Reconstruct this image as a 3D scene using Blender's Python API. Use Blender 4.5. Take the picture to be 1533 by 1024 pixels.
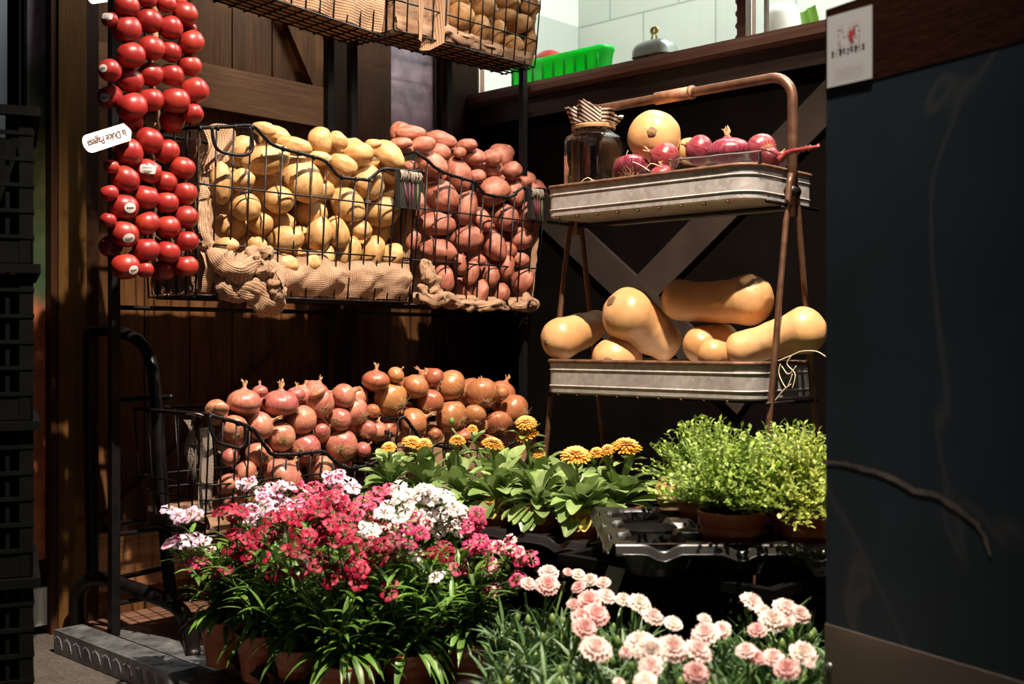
import bpy, math, random
from mathutils import Vector, Matrix, noise as mnoise
random.seed(7)
SC = bpy.context.scene
COL = SC.collection
for _o in list(bpy.data.objects): bpy.data.objects.remove(_o)

# ------------------------------------------------------------------ camera
# room frame: wall_left is the plane x = -2.42, wall_back the plane y = 2.39, floor z = 0
EYE = 0.63
YAW = math.atan2(0.683, 0.730)
FPX = 1693.0
cam_d = bpy.data.cameras.new('camera'); cam = bpy.data.objects.new('camera', cam_d); COL.objects.link(cam)
cam.location = (0, 0, EYE); cam.rotation_euler = (math.pi/2, 0, YAW)
cam_d.sensor_width = 36; cam_d.lens = 36*FPX/1533
cam_d.clip_start = 0.05
cam_d.dof.use_dof = True; cam_d.dof.focus_distance = 2.35; cam_d.dof.aperture_fstop = 6.3
SC.camera = cam
SC.view_settings.view_transform = 'Standard'
try: SC.view_settings.look = 'None'
except Exception: pass
SC.view_settings.gamma = 1.0
SC.view_settings.exposure = 0.18
SC.view_settings.use_curve_mapping = False
# ------------------------------------------------------------------ world and lamps
wd = bpy.data.worlds.new('world'); SC.world = wd; wd.use_nodes = True
wd.node_tree.nodes['Background'].inputs[0].default_value = (0.55, 0.68, 0.9, 1)
wd.node_tree.nodes['Background'].inputs[1].default_value = 0.008

RIGHT = Vector((0.7303, 0.6831, 0)); FWD = Vector((-0.6831, 0.7303, 0)); UP = Vector((0, 0, 1))
CAMP = Vector((0, 0, EYE))
def camw(r, d, z):            # metres right of / ahead of the camera, height above the floor
    v = RIGHT*r + FWD*d; v.z = z; return v
def spot(name, loc, target, power, size, blend, col, rad=0.03):
    l = bpy.data.lights.new(name, 'SPOT'); l.energy = power; l.spot_size = math.radians(size); l.spot_blend = blend
    l.color = col; l.shadow_soft_size = rad
    o = bpy.data.objects.new(name, l); COL.objects.link(o); o.location = loc
    o.rotation_euler = (Vector(target)-Vector(loc)).to_track_quat('-Z', 'Y').to_euler(); return o
def area(name, loc, target, power, sx, sy, col):
    l = bpy.data.lights.new(name, 'AREA'); l.energy = power; l.shape = 'RECTANGLE'; l.size = sx; l.size_y = sy; l.color = col
    o = bpy.data.objects.new(name, l); COL.objects.link(o); o.location = loc
    o.rotation_euler = (Vector(target)-Vector(loc)).to_track_quat('-Z', 'Y').to_euler(); return o
spot('ceiling_spot', camw(0.30, 1.00, 2.90), camw(0.08, 1.98, 0.6), 720, 58, 0.6, (1.0, 0.84, 0.68), 0.022)
spot('ceiling_spot', camw(0.05, 0.45, 2.2), camw(-0.38, 2.6, 1.33), 150, 21, 0.9, (1.0, 0.78, 0.58), 0.03)
spot('ceiling_spot', camw(1.0, 1.25, 2.6), camw(0.42, 2.05, 0.6), 60, 50, 0.7, (1.0, 0.84, 0.68), 0.022)
spot('ceiling_spot', camw(0.15, 0.9, 2.65), camw(-0.14, 2.85, 1.40), 95, 24, 0.8, (1.0, 0.82, 0.64), 0.025)
area('cool_fill', camw(0.9, -0.9, 1.7), camw(0.5, 1.2, 0.7), 2.2, 1.2, 1.0, (0.70, 0.83, 1.0))  # added bluish fill behind the camera to lift the marble counter; no real lamp

# ------------------------------------------------------------------ rays through the photo's pixels
def ray(px, py): return RIGHT*((px-766.5)/FPX) + FWD + UP*((512-py)/FPX)
def PD(px, py, d): return CAMP + ray(px, py)*d
def PX(px, py, x):
    r = ray(px, py); return CAMP + r*(x/r.x)
def PY(px, py, y):
    r = ray(px, py); return CAMP + r*(y/r.y)
def PZ(px, py, z):
    r = ray(px, py); return CAMP + r*((z-EYE)/r.z)
def depth(v): return v.x*FWD.x + v.y*FWD.y
def m_per_px(d): return d/FPX

# ------------------------------------------------------------------ materials
class NT:
    def __init__(s, name):
        m = bpy.data.materials.new(name); m.use_nodes = True; s.m = m; s.t = m.node_tree
        s.b = s.t.nodes['Principled BSDF']; s.out = s.t.nodes['Material Output']
    def n(s, typ, **kw):
        nd = s.t.nodes.new(typ)
        for k, v in kw.items():
            if k.startswith('i_'):
                key = k[2:]; key = int(key) if key.isdigit() else key.replace('_', ' ')
                nd.inputs[key].default_value = v
            else: setattr(nd, k, v)
        return nd
    def l(s, a, b): s.t.links.new(a, b)
    def coord(s, kind='Object', scale=(1,1,1), rot=(0,0,0)):
        c = s.n('ShaderNodeTexCoord'); mp = s.n('ShaderNodeMapping')
        mp.inputs['Scale'].default_value = scale; mp.inputs['Rotation'].default_value = rot
        s.l(c.outputs[kind], mp.inputs[0]); return mp.outputs[0]
    def noise(s, vec, scale, detail=4, rough=0.55, dist=0):
        n = s.n('ShaderNodeTexNoise'); n.inputs['Scale'].default_value = scale; n.inputs['Detail'].default_value = detail
        n.inputs['Roughness'].default_value = rough; n.inputs['Distortion'].default_value = dist; s.l(vec, n.inputs['Vector']); return n.outputs['Fac']
    def ramp(s, fac, stops):
        r = s.n('ShaderNodeValToRGB'); e = r.color_ramp.elements
        while len(e) < len(stops): e.new(0.5)
        for i, (p, c) in enumerate(stops):
            e[i].position = p; e[i].color = (c[0], c[1], c[2], 1) if hasattr(c, '__len__') else (c, c, c, 1)
        s.l(fac, r.inputs[0]); return r.outputs[0]
    def mix(s, fac, a, b, mode='MIX'):
        x = s.n('ShaderNodeMix'); x.data_type = 'RGBA'; x.blend_type = mode
        for v, i in ((fac, 0), (a, 6), (b, 7)):
            if isinstance(v, (int, float)): x.inputs[i].default_value = v if i == 0 else (v, v, v, 1)
            elif isinstance(v, (tuple, list)): x.inputs[i].default_value = (v[0], v[1], v[2], 1)
            else: s.l(v, x.inputs[i])
        return x.outputs[2]
    def bump(s, h, strength=0.3, dist=0.01):
        b = s.n('ShaderNodeBump'); b.inputs['Strength'].default_value = strength; b.inputs['Distance'].default_value = dist
        s.l(h, b.inputs['Height']); s.l(b.outputs[0], s.b.inputs['Normal'])
    def col(s, c):
        if isinstance(c, (tuple, list)): s.b.inputs['Base Color'].default_value = (c[0], c[1], c[2], 1)
        else: s.l(c, s.b.inputs['Base Color'])
    def set(s, **kw):
        for k, v in kw.items(): s.b.inputs[k.replace('_', ' ')].default_value = v
        return s
def plain(name, c, rough=0.5, metal=0.0, var=0.12, scale=12, bump=0.0):
    t = NT(name); v = t.coord()
    f = t.noise(v, scale, 5)
    t.col(t.ramp(f, [(0.3, [x*(1-var) for x in c]), (0.7, [min(1, x*(1+var)) for x in c])]))
    t.set(Roughness=rough, Metallic=metal)
    if bump: t.bump(f, bump, 0.002)
    return t.m
def objrand(t):
    o = t.n('ShaderNodeObjectInfo'); return o.outputs['Random']
def wood(name, dark, light, axis='Z', rough=0.5, scale=1.0):
    t = NT(name)
    sc = {'Z': (14, 14, 0.9), 'Y': (14, 0.9, 14), 'X': (0.9, 14, 14)}[axis]
    v = t.coord(scale=[a*scale for a in sc])
    f1 = t.noise(v, 1.6, 6, 0.6, 0.6); f2 = t.noise(v, 9, 5, 0.7, 0.2)
    c = t.mix(0.45, t.ramp(f1, [(0.32, dark), (0.68, light)]), t.ramp(f2, [(0.35, dark), (0.65, light)]))
    t.col(c); t.set(Roughness=rough); t.bump(f2, 0.25, 0.003); return t.m
def veg(name, c1, c2, c3, scale=1.5, rough=0.45, spots=None, spot_amt=0.06, bump=0.15, mott=0.28):
    t = NT(name); v = t.coord()
    rnd = objrand(t)
    add = t.n('ShaderNodeVectorMath', operation='ADD'); t.l(v, add.inputs[0])
    cmb = t.n('ShaderNodeCombineXYZ'); mul = t.n('ShaderNodeMath', operation='MULTIPLY'); mul.inputs[1].default_value = 37.0
    t.l(rnd, mul.inputs[0]); t.l(mul.outputs[0], cmb.inputs[0]); t.l(mul.outputs[0], cmb.inputs[2]); t.l(cmb.outputs[0], add.inputs[1])
    vv = add.outputs[0]
    f = t.noise(vv, scale, 6, 0.6)
    c = t.ramp(f, [(0.3, c1), (0.5, c2), (0.72, c3)])
    if spots:
        s1 = t.noise(vv, scale*6, 3, 0.5)
        c = t.mix(t.ramp(s1, [(0.66, 0.0), (0.74, 1.0)]), c, spots)
    mo = t.noise(vv, scale*4.5, 5, 0.7)
    c = t.mix(1.0, c, t.ramp(mo, [(0.30, (1-mott, 1-mott*1.15, 1-mott*1.3)), (0.62, (1.0, 1.0, 1.0))]), 'MULTIPLY')
    tint = t.ramp(rnd, [(0.0, (0.80, 0.78, 0.76)), (1.0, (1.0, 1.0, 1.0))])
    c = t.mix(1.0, c, tint, 'MULTIPLY')
    t.col(c); t.set(Roughness=rough)
    if bump: t.bump(t.noise(vv, scale*14, 4, 0.6), bump, 0.02)
    return t.m
M = {}
M['potato'] = veg('yellow_potato_skin', (0.53, 0.265, 0.095), (0.70, 0.41, 0.165), (0.81, 0.54, 0.27), 1.6, 0.42, (0.42, 0.22, 0.08))
M['red_potato'] = veg('red_potato_skin', (0.29, 0.075, 0.05), (0.45, 0.15, 0.10), (0.62, 0.29, 0.19), 1.6, 0.5, (0.30, 0.12, 0.07))
M['brown_potato'] = veg('brown_potato_skin', (0.42, 0.20, 0.07), (0.62, 0.33, 0.125), (0.76, 0.45, 0.18), 2.2, 0.5, (0.17, 0.08, 0.03), bump=0.3)
M['tomato'] = veg('tomato_skin', (0.27, 0.014, 0.014), (0.34, 0.020, 0.018), (0.42, 0.045, 0.020), 0.7, 0.38, None, bump=0, mott=0.05)
M['squash'] = veg('butternut_skin', (0.66, 0.36, 0.14), (0.78, 0.47, 0.20), (0.84, 0.56, 0.28), 1.2, 0.38, (0.60, 0.33, 0.12), bump=0.08)
M['scar'] = plain('blossom_scar', (0.20, 0.11, 0.05), 0.8, var=0.5, scale=80, bump=0.6)
def onionmat(name, c1, c2, c3, rough=0.28):
    t = NT(name); tc = t.n('ShaderNodeTexCoord'); sep = t.n('ShaderNodeSeparateXYZ'); t.l(tc.outputs['Object'], sep.inputs[0])
    at = t.n('ShaderNodeMath', operation='ARCTAN2'); t.l(sep.outputs[1], at.inputs[0]); t.l(sep.outputs[0], at.inputs[1])
    rnd = objrand(t); mul = t.n('ShaderNodeMath', operation='MULTIPLY'); mul.inputs[1].default_value = 40; t.l(rnd, mul.inputs[0])
    cmb = t.n('ShaderNodeCombineXYZ'); m6 = t.n('ShaderNodeMath', operation='MULTIPLY'); m6.inputs[1].default_value = 7; t.l(at.outputs[0], m6.inputs[0])
    t.l(m6.outputs[0], cmb.inputs[0]); t.l(sep.outputs[2], cmb.inputs[1]); t.l(mul.outputs[0], cmb.inputs[2])
    lines = t.noise(cmb.outputs[0], 1.6, 4, 0.6)
    blot = t.noise(tc.outputs['Object'], 1.3, 4, 0.6)
    c = t.mix(t.ramp(lines, [(0.35, 0.0), (0.7, 1.0)]), c1, c2)
    c = t.mix(t.ramp(blot, [(0.45, 0.0), (0.7, 0.9)]), c, c3)
    c = t.mix(1.0, c, t.ramp(rnd, [(0, (0.75, 0.72, 0.7)), (1, (1, 1, 1))]), 'MULTIPLY')
    hs = t.n('ShaderNodeHueSaturation'); mr = t.n('ShaderNodeMapRange'); mr.inputs[3].default_value = 0.488; mr.inputs[4].default_value = 0.518; t.l(rnd, mr.inputs[0]); t.l(mr.outputs[0], hs.inputs['Hue']); t.l(c, hs.inputs['Color'])
    t.col(hs.outputs[0]); t.set(Roughness=rough); t.bump(lines, 0.12, 0.02); return t.m
M['onion'] = onionmat('brown_onion_skin', (0.40, 0.125, 0.055), (0.62, 0.265, 0.13), (0.48, 0.165, 0.075))
M['shallot'] = onionmat('pink_onion_skin', (0.48, 0.14, 0.10), (0.70, 0.33, 0.22), (0.42, 0.09, 0.10))
M['red_onion'] = onionmat('red_onion_skin', (0.17, 0.012, 0.03), (0.40, 0.10, 0.125), (0.26, 0.025, 0.045), 0.27)
M['dryskin'] = plain('papery_dry_skin', (0.50, 0.27, 0.13), 0.7, var=0.35, scale=60)
M['roots'] = plain('dry_roots', (0.48, 0.29, 0.14), 0.8, var=0.3, scale=90)
M['iron'] = plain('black_wire', (0.012, 0.011, 0.012), 0.38, 0.4, 0.3, 60)
M['blackplastic'] = plain('black_plastic', (0.016, 0.015, 0.015), 0.30, 0, 0.3, 30)
M['cratemat'] = plain('crate_plastic', (0.003, 0.0033, 0.003), 0.7, 0, 0.3, 20)
M['tube'] = plain('worn_black_tube', (0.012, 0.010, 0.009), 0.38, 0.5, 0.5, 40, 0.2)
M['copper'] = plain('brown_pipe', (0.15, 0.075, 0.045), 0.42, 0.55, 0.35, 50, 0.15)
M['sleeve'] = plain('rusty_sleeve', (0.30, 0.14, 0.08), 0.6, 0.3, 0.35, 80, 0.2)
M['rust'] = plain('rusty_rim', (0.17, 0.085, 0.05), 0.6, 0.4, 0.5, 60, 0.2)
t = NT('galvanized_steel'); v = t.coord()
vo = t.n('ShaderNodeTexVoronoi'); vo.inputs['Scale'].default_value = 95; t.l(v, vo.inputs[0])
nz = t.noise(v, 14, 5)
c = t.mix(0.5, t.ramp(vo.outputs['Color'], [(0.2, (0.34, 0.31, 0.30)), (0.8, (0.58, 0.54, 0.52))]), t.ramp(nz, [(0.3, (0.34, 0.30, 0.28)), (0.7, (0.62, 0.59, 0.57))]))
c = t.mix(t.ramp(t.noise(v, 30, 5, 0.7), [(0.66, 0.0), (0.8, 0.8)]), c, (0.18, 0.10, 0.06))
t.col(c); t.set(Roughness=0.5, Metallic=0.35); M['galv'] = t.m
M['panelwood'] = wood('walnut_planks', (0.040, 0.016, 0.006), (0.20, 0.088, 0.032), 'Z')
M['railwood'] = wood('walnut_rail', (0.12, 0.05, 0.022), (0.40, 0.19, 0.085), 'Y')
M['postwood'] = wood('ochre_post_wood', (0.16, 0.075, 0.02), (0.26, 0.13, 0.04), 'Z', 0.6, 1.6)
M['postwood'] = wood('ochre_post_wood', (0.085, 0.041, 0.011), (0.15, 0.075, 0.022), 'Z', 0.6, 1.6)
M['darkwood'] = wood('dark_post_wood', (0.028, 0.011, 0.006), (0.085, 0.034, 0.016), 'Z', 0.45)
M['deepwood'] = wood('black_stained_wood', (0.016, 0.008, 0.005), (0.045, 0.02, 0.011), 'Z', 0.5)
M['counterface'] = plain('dark_counter_panel', (0.004, 0.0033, 0.003), 0.42, 0.0, 0.25, 9)
M['counterbrace'] = plain('brown_grey_brace', (0.036, 0.027, 0.023), 0.42, 0.0, 0.2, 12)
M['ledge'] = wood('counter_edge', (0.12, 0.062, 0.048), (0.26, 0.15, 0.12), 'X', 0.28)
M['apron'] = wood('counter_apron', (0.022, 0.015, 0.013), (0.05, 0.036, 0.032), 'X', 0.3)
M['soil'] = plain('potting_soil', (0.05, 0.028, 0.018), 0.95, 0, 0.6, 90, 0.8)
M['pot'] = plain('terracotta_plastic', (0.33, 0.085, 0.03), 0.36, 0, 0.18, 20)
M['paper'] = plain('white_paper', (0.75, 0.72, 0.68), 0.6, 0, 0.04)
M['tagpaper'] = plain('cream_tag_card', (0.86, 0.76, 0.68), 0.6, 0, 0.04)
M['ink'] = plain('dark_ink', (0.05, 0.015, 0.012), 0.6)
M['greyink'] = plain('grey_ink', (0.22, 0.22, 0.24), 0.6)
M['redink'] = plain('red_ink', (0.6, 0.05, 0.06), 0.6)
M['pinkink'] = plain('faint_pink_ink', (0.62, 0.44, 0.45), 0.6)
M['stickerwhite'] = plain('white_sticker', (0.62, 0.56, 0.54), 0.4, 0, 0.04)
def burlap(name, c1, c2, n=1.0):
    t = NT(name); uv = t.n('ShaderNodeUVMap'); w = []
    for d in ('X', 'Y'):
        wv = t.n('ShaderNodeTexWave', bands_direction=d, wave_type='BANDS'); wv.inputs['Scale'].default_value = 15*n
        wv.inputs['Distortion'].default_value = 1.2; wv.inputs['Detail'].default_value = 1; t.l(uv.outputs[0], wv.inputs[0]); w.append(wv.outputs['Fac'])
    mx = t.n('ShaderNodeMath', operation='MULTIPLY'); t.l(w[0], mx.inputs[0]); t.l(w[1], mx.inputs[1])
    big = t.noise(uv.outputs[0], 25, 4)
    c = t.mix(t.ramp(mx.outputs[0], [(0.02, 0.0), (0.35, 1.0)]), [x*0.35 for x in c1], c2)
    c = t.mix(t.ramp(big, [(0.3, 0.0), (0.7, 0.5)]), c, c1)
    t.col(c); t.set(Roughness=0.9); t.bump(mx.outputs[0], 0.6, 0.002); return t.m
M['burlap'] = burlap('burlap_cloth', (0.44, 0.245, 0.14), (0.70, 0.43, 0.27))
M['greyburlap'] = burlap('grey_burlap_cloth', (0.30, 0.23, 0.19), (0.48, 0.38, 0.32))
M['thread'] = plain('burlap_thread', (0.40, 0.27, 0.17), 0.9)
def leafm(name, c1, c2, rough=0.4, tr=0.15):
    t = NT(name); v = t.coord(); f = t.noise(v, 30, 4); g = t.n('ShaderNodeNewGeometry')
    c = t.ramp(f, [(0.3, c1), (0.7, c2)])
    hv = t.n('ShaderNodeHueSaturation'); t.l(c, hv.inputs['Color'])
    mr = t.n('ShaderNodeMapRange'); mr.inputs[3].default_value = 0.65; mr.inputs[4].default_value = 1.25; t.l(g.outputs['Random Per Island'], mr.inputs[0]); t.l(mr.outputs[0], hv.inputs['Value'])
    t.col(hv.outputs[0]); t.set(Roughness=rough)
    tl = t.n('ShaderNodeBsdfTranslucent'); t.l(hv.outputs[0], tl.inputs[0]); ms = t.n('ShaderNodeMixShader'); ms.inputs[0].default_value = tr
    t.l(t.b.outputs[0], ms.inputs[1]); t.l(tl.outputs[0], ms.inputs[2]); t.l(ms.outputs[0], t.out.inputs[0]); return t.m
M['calleaf'] = leafm('calendula_leaf', (0.15, 0.27, 0.06), (0.38, 0.50, 0.20), 0.34, 0.25)
M['yellowleaf'] = leafm('yellowed_leaf', (0.55, 0.42, 0.05), (0.45, 0.42, 0.08), 0.5, 0.2)
M['dialeaf'] = leafm('dianthus_leaf', (0.055, 0.135, 0.018), (0.16, 0.31, 0.05), 0.4, 0.2)
M['carleaf'] = leafm('carnation_leaf', (0.035, 0.085, 0.025), (0.095, 0.19, 0.055), 0.42, 0.15)
M['thyme'] = leafm('thyme_leaf', (0.30, 0.40, 0.055), (0.66, 0.70, 0.18), 0.5, 0.25)
M['thymegreen'] = leafm('green_thyme_leaf', (0.17, 0.30, 0.04), (0.46, 0.58, 0.12), 0.5, 0.25)
M['stem'] = leafm('green_stem', (0.10, 0.19, 0.04), (0.18, 0.27, 0.07), 0.5, 0.1)
def petal(name, c, tr=0.25, var=0.15):
    t = NT(name); rnd = objrand(t); hv = t.n('ShaderNodeHueSaturation'); hv.inputs['Color'].default_value = (*c, 1)
    mr = t.n('ShaderNodeMapRange'); mr.inputs[3].default_value = 1-var; mr.inputs[4].default_value = 1+var*0.4; t.l(rnd, mr.inputs[0]); t.l(mr.outputs[0], hv.inputs['Value'])
    t.col(hv.outputs[0]); t.set(Roughness=0.55)
    tl = t.n('ShaderNodeBsdfTranslucent'); t.l(hv.outputs[0], tl.inputs[0]); ms = t.n('ShaderNodeMixShader'); ms.inputs[0].default_value = tr
    t.l(t.b.outputs[0], ms.inputs[1]); t.l(tl.outputs[0], ms.inputs[2]); t.l(ms.outputs[0], t.out.inputs[0]); return t.m
M['crimson'] = petal('crimson_petal', (0.44, 0.002, 0.045), var=0.35)
M['darkcrimson'] = petal('dark_crimson_petal', (0.26, 0.001, 0.022), var=0.3)
M['hotpink'] = petal('hot_pink_petal', (0.72, 0.10, 0.22), var=0.25)
M['magenta'] = petal('magenta_petal', (0.60, 0.025, 0.14), var=0.25)
M['lilac'] = petal('pale_lilac_petal', (0.84, 0.56, 0.74))
M['white'] = petal('white_petal', (0.90, 0.82, 0.82))
M['lightpink'] = petal('light_pink_petal', (0.88, 0.52, 0.50))
M['blush'] = petal('blush_pink_petal', (0.94, 0.70, 0.66))
M['blushcream'] = petal('cream_pink_petal', (0.94, 0.80, 0.73))
M['orange'] = petal('orange_petal', (0.90, 0.42, 0.05))
M['yelloworange'] = petal('yellow_orange_petal', (0.92, 0.62, 0.20))
M['greenplastic'] = leafm('bright_green_plastic', (0.0, 0.66, 0.09), (0.0, 0.70, 0.11), 0.3, 0.6)
M['limeplastic'] = plain('lime_plastic', (0.35, 0.75, 0.12), 0.4)
M['chrome'] = plain('brushed_steel', (0.30, 0.32, 0.31), 0.3, 0.8, 0.1)
M['brass'] = plain('brass', (0.38, 0.24, 0.08), 0.4, 0.6)
M['bluecord'] = plain('dark_blue_cord', (0.03, 0.06, 0.11), 0.4)
M['whiteplastic'] = plain('white_plastic', (0.75, 0.75, 0.70), 0.4)
M['alu'] = plain('dull_aluminium', (0.22, 0.23, 0.24), 0.42, 0.55, 0.5, 25, 0.3)
t = NT('tiled_wall'); v = t.coord(rot=(math.pi/2, 0, 0))
bk = t.n('ShaderNodeTexBrick'); bk.inputs['Scale'].default_value = 1.0; bk.inputs['Brick Width'].default_value = 0.30; bk.inputs['Row Height'].default_value = 0.2
bk.inputs['Mortar Size'].default_value = 0.004; bk.inputs['Color1'].default_value = (0.62, 0.66, 0.60, 1); bk.inputs['Color2'].default_value = (0.58, 0.62, 0.57, 1); bk.inputs['Mortar'].default_value = (0.40, 0.43, 0.40, 1)
t.l(v, bk.inputs[0]); t.col(bk.outputs[0]); t.set(Roughness=0.15); M['tile'] = t.m
t = NT('window_glass'); t.set(Roughness=0.02, IOR=1.45); t.b.inputs['Transmission Weight'].default_value = 1.0; t.col((0.93, 0.98, 0.95)); M['glass'] = t.m
t = NT('jar_glass'); t.set(Roughness=0.015, IOR=1.45); t.b.inputs['Transmission Weight'].default_value = 1.0; t.col((0.98, 0.95, 0.92)); M['jar'] = t.m
t = NT('clear_plastic'); t.set(Roughness=0.12, IOR=1.3); t.b.inputs['Transmission Weight'].default_value = 1.0; t.col((0.95, 0.93, 0.93)); M['clear'] = t.m
t = NT('floor_concrete'); v = t.coord(); f = t.noise(v, 9, 8, 0.7); f2 = t.noise(v, 120, 3)
t.col(t.mix(0.4, t.ramp(f, [(0.3, (0.05, 0.042, 0.036)), (0.7, (0.13, 0.11, 0.095))]), t.ramp(f2, [(0.35, (0.045, 0.04, 0.035)), (0.65, (0.15, 0.13, 0.11))])))
t.set(Roughness=0.75); t.bump(f2, 0.5, 0.003); M['floor'] = t.m
t = NT('terracotta_floor'); v = t.coord(); f = t.noise(v, 7, 6, 0.7); t.col(t.ramp(f, [(0.3, (0.10, 0.045, 0.025)), (0.7, (0.26, 0.13, 0.08))])); t.set(Roughness=0.7); t.bump(f, 0.4, 0.004); M['redfloor'] = t.m
for k_, s_ in (('panelwood', .15), ('railwood', .25), ('postwood', .08), ('darkwood', .12), ('deepwood', .08), ('counterface', .05), ('counterbrace', .25), ('apron', .25), ('ledge', .4), ('iron', .3), ('cratemat', .06), ('tube', .5), ('slabwood', .1), ('floor', .2)):
    if k_ in M: M[k_].node_tree.nodes['Principled BSDF'].inputs['Specular IOR Level'].default_value = s_
# printed murals: mauve sky over a blurred field; red soil lower down
def mural(name, z0, z1, stops, blot):
    t = NT(name); tc = t.n('ShaderNodeTexCoord'); sep = t.n('ShaderNodeSeparateXYZ'); t.l(tc.outputs['Object'], sep.inputs[0])
    mr = t.n('ShaderNodeMapRange'); mr.inputs[1].default_value = z0; mr.inputs[2].default_value = z1; t.l(sep.outputs[2], mr.inputs[0])
    n1 = t.noise(tc.outputs['Object'], 9, 5, 0.6); ad = t.n('ShaderNodeMath', operation='MULTIPLY_ADD'); ad.inputs[1].default_value = blot; t.l(n1, ad.inputs[0]); t.l(mr.outputs[0], ad.inputs[2])
    sb = t.n('ShaderNodeMath', operation='SUBTRACT'); sb.inputs[1].default_value = blot*0.5; t.l(ad.outputs[0], sb.inputs[0])
    c = t.ramp(sb.outputs[0], stops); n2 = t.noise(tc.outputs['Object'], 26, 5)
    t.col(t.mix(1.0, c, t.ramp(n2, [(0.3, (0.55, 0.55, 0.55)), (0.7, (1.2, 1.2, 1.2))]), 'MULTIPLY')); t.set(Roughness=0.45); return t.m
M['mural'] = mural('printed_field_mural', 0.0, 1.6, [(0.0, (0.45, 0.11, 0.04)), (0.42, (0.62, 0.16, 0.07)), (0.47, (0.05, 0.10, 0.05)), (0.66, (0.14, 0.14, 0.035)), (0.74, (0.04, 0.08, 0.05)), (0.80, (0.22, 0.17, 0.22)), (1.0, (0.26, 0.22, 0.30))], 0.10)
M['mural2'] = mural('printed_lavender_mural', 1.0, 1.5, [(0.0, (0.10, 0.18, 0.07)), (0.30, (0.14, 0.22, 0.08)), (0.42, (0.36, 0.20, 0.26)), (0.6, (0.50, 0.33, 0.42)), (1.0, (0.30, 0.26, 0.34))], 0.25)
t = NT('black_marble'); v = t.coord(); f = t.noise(v, 2.2, 7, 0.6, 0.3); wv = t.noise(v, 1.3, 4, 0.5, 1.0)
ab = t.n('ShaderNodeMath', operation='SUBTRACT'); ab.inputs[1].default_value = 0.5; t.l(wv, ab.inputs[0]); ab2 = t.n('ShaderNodeMath', operation='ABSOLUTE'); t.l(ab.outputs[0], ab2.inputs[0])
base = t.ramp(f, [(0.3, (0.012, 0.018, 0.022)), (0.7, (0.026, 0.044, 0.062))])
t.col(t.mix(t.ramp(ab2.outputs[0], [(0.0, 0.35), (0.006, 0.0)]), base, (0.10, 0.09, 0.085))); t.set(Roughness=0.5); t.b.inputs['Specular IOR Level'].default_value = 0.12; M['marble'] = t.m
M['vein'] = plain('pale_marble_vein', (0.11, 0.095, 0.085), 0.5, 0, 0.5, 60)
M['slabwood'] = wood('dark_red_wood_band', (0.020, 0.007, 0.004), (0.035, 0.012, 0.006), 'X', 0.4); M['slabwood'].node_tree.nodes['Principled BSDF'].inputs['Specular IOR Level'].default_value = 0.12
M['kick'] = plain('brown_grey_metal_band', (0.15, 0.115, 0.10), 0.45, 0.3, 0.15, 5)
t = NT('striped_cloth'); uv = t.n('ShaderNodeUVMap'); wv = t.n('ShaderNodeTexWave', bands_direction='X', wave_type='BANDS'); wv.inputs['Scale'].default_value = 1.5; wv.inputs['Distortion'].default_value = 0.3
t.l(uv.outputs[0], wv.inputs[0]); t.col(t.ramp(wv.outputs['Fac'], [(0.47, (0.02, 0.012, 0.012)), (0.53, (0.66, 0.48, 0.38))])); t.set(Roughness=0.85); M['stripe'] = t.m
t = NT('metal_frame_blue'); t.col((0.30, 0.36, 0.42)); t.set(Roughness=0.4, Metallic=0.3); M['paleframe'] = t.m

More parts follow.
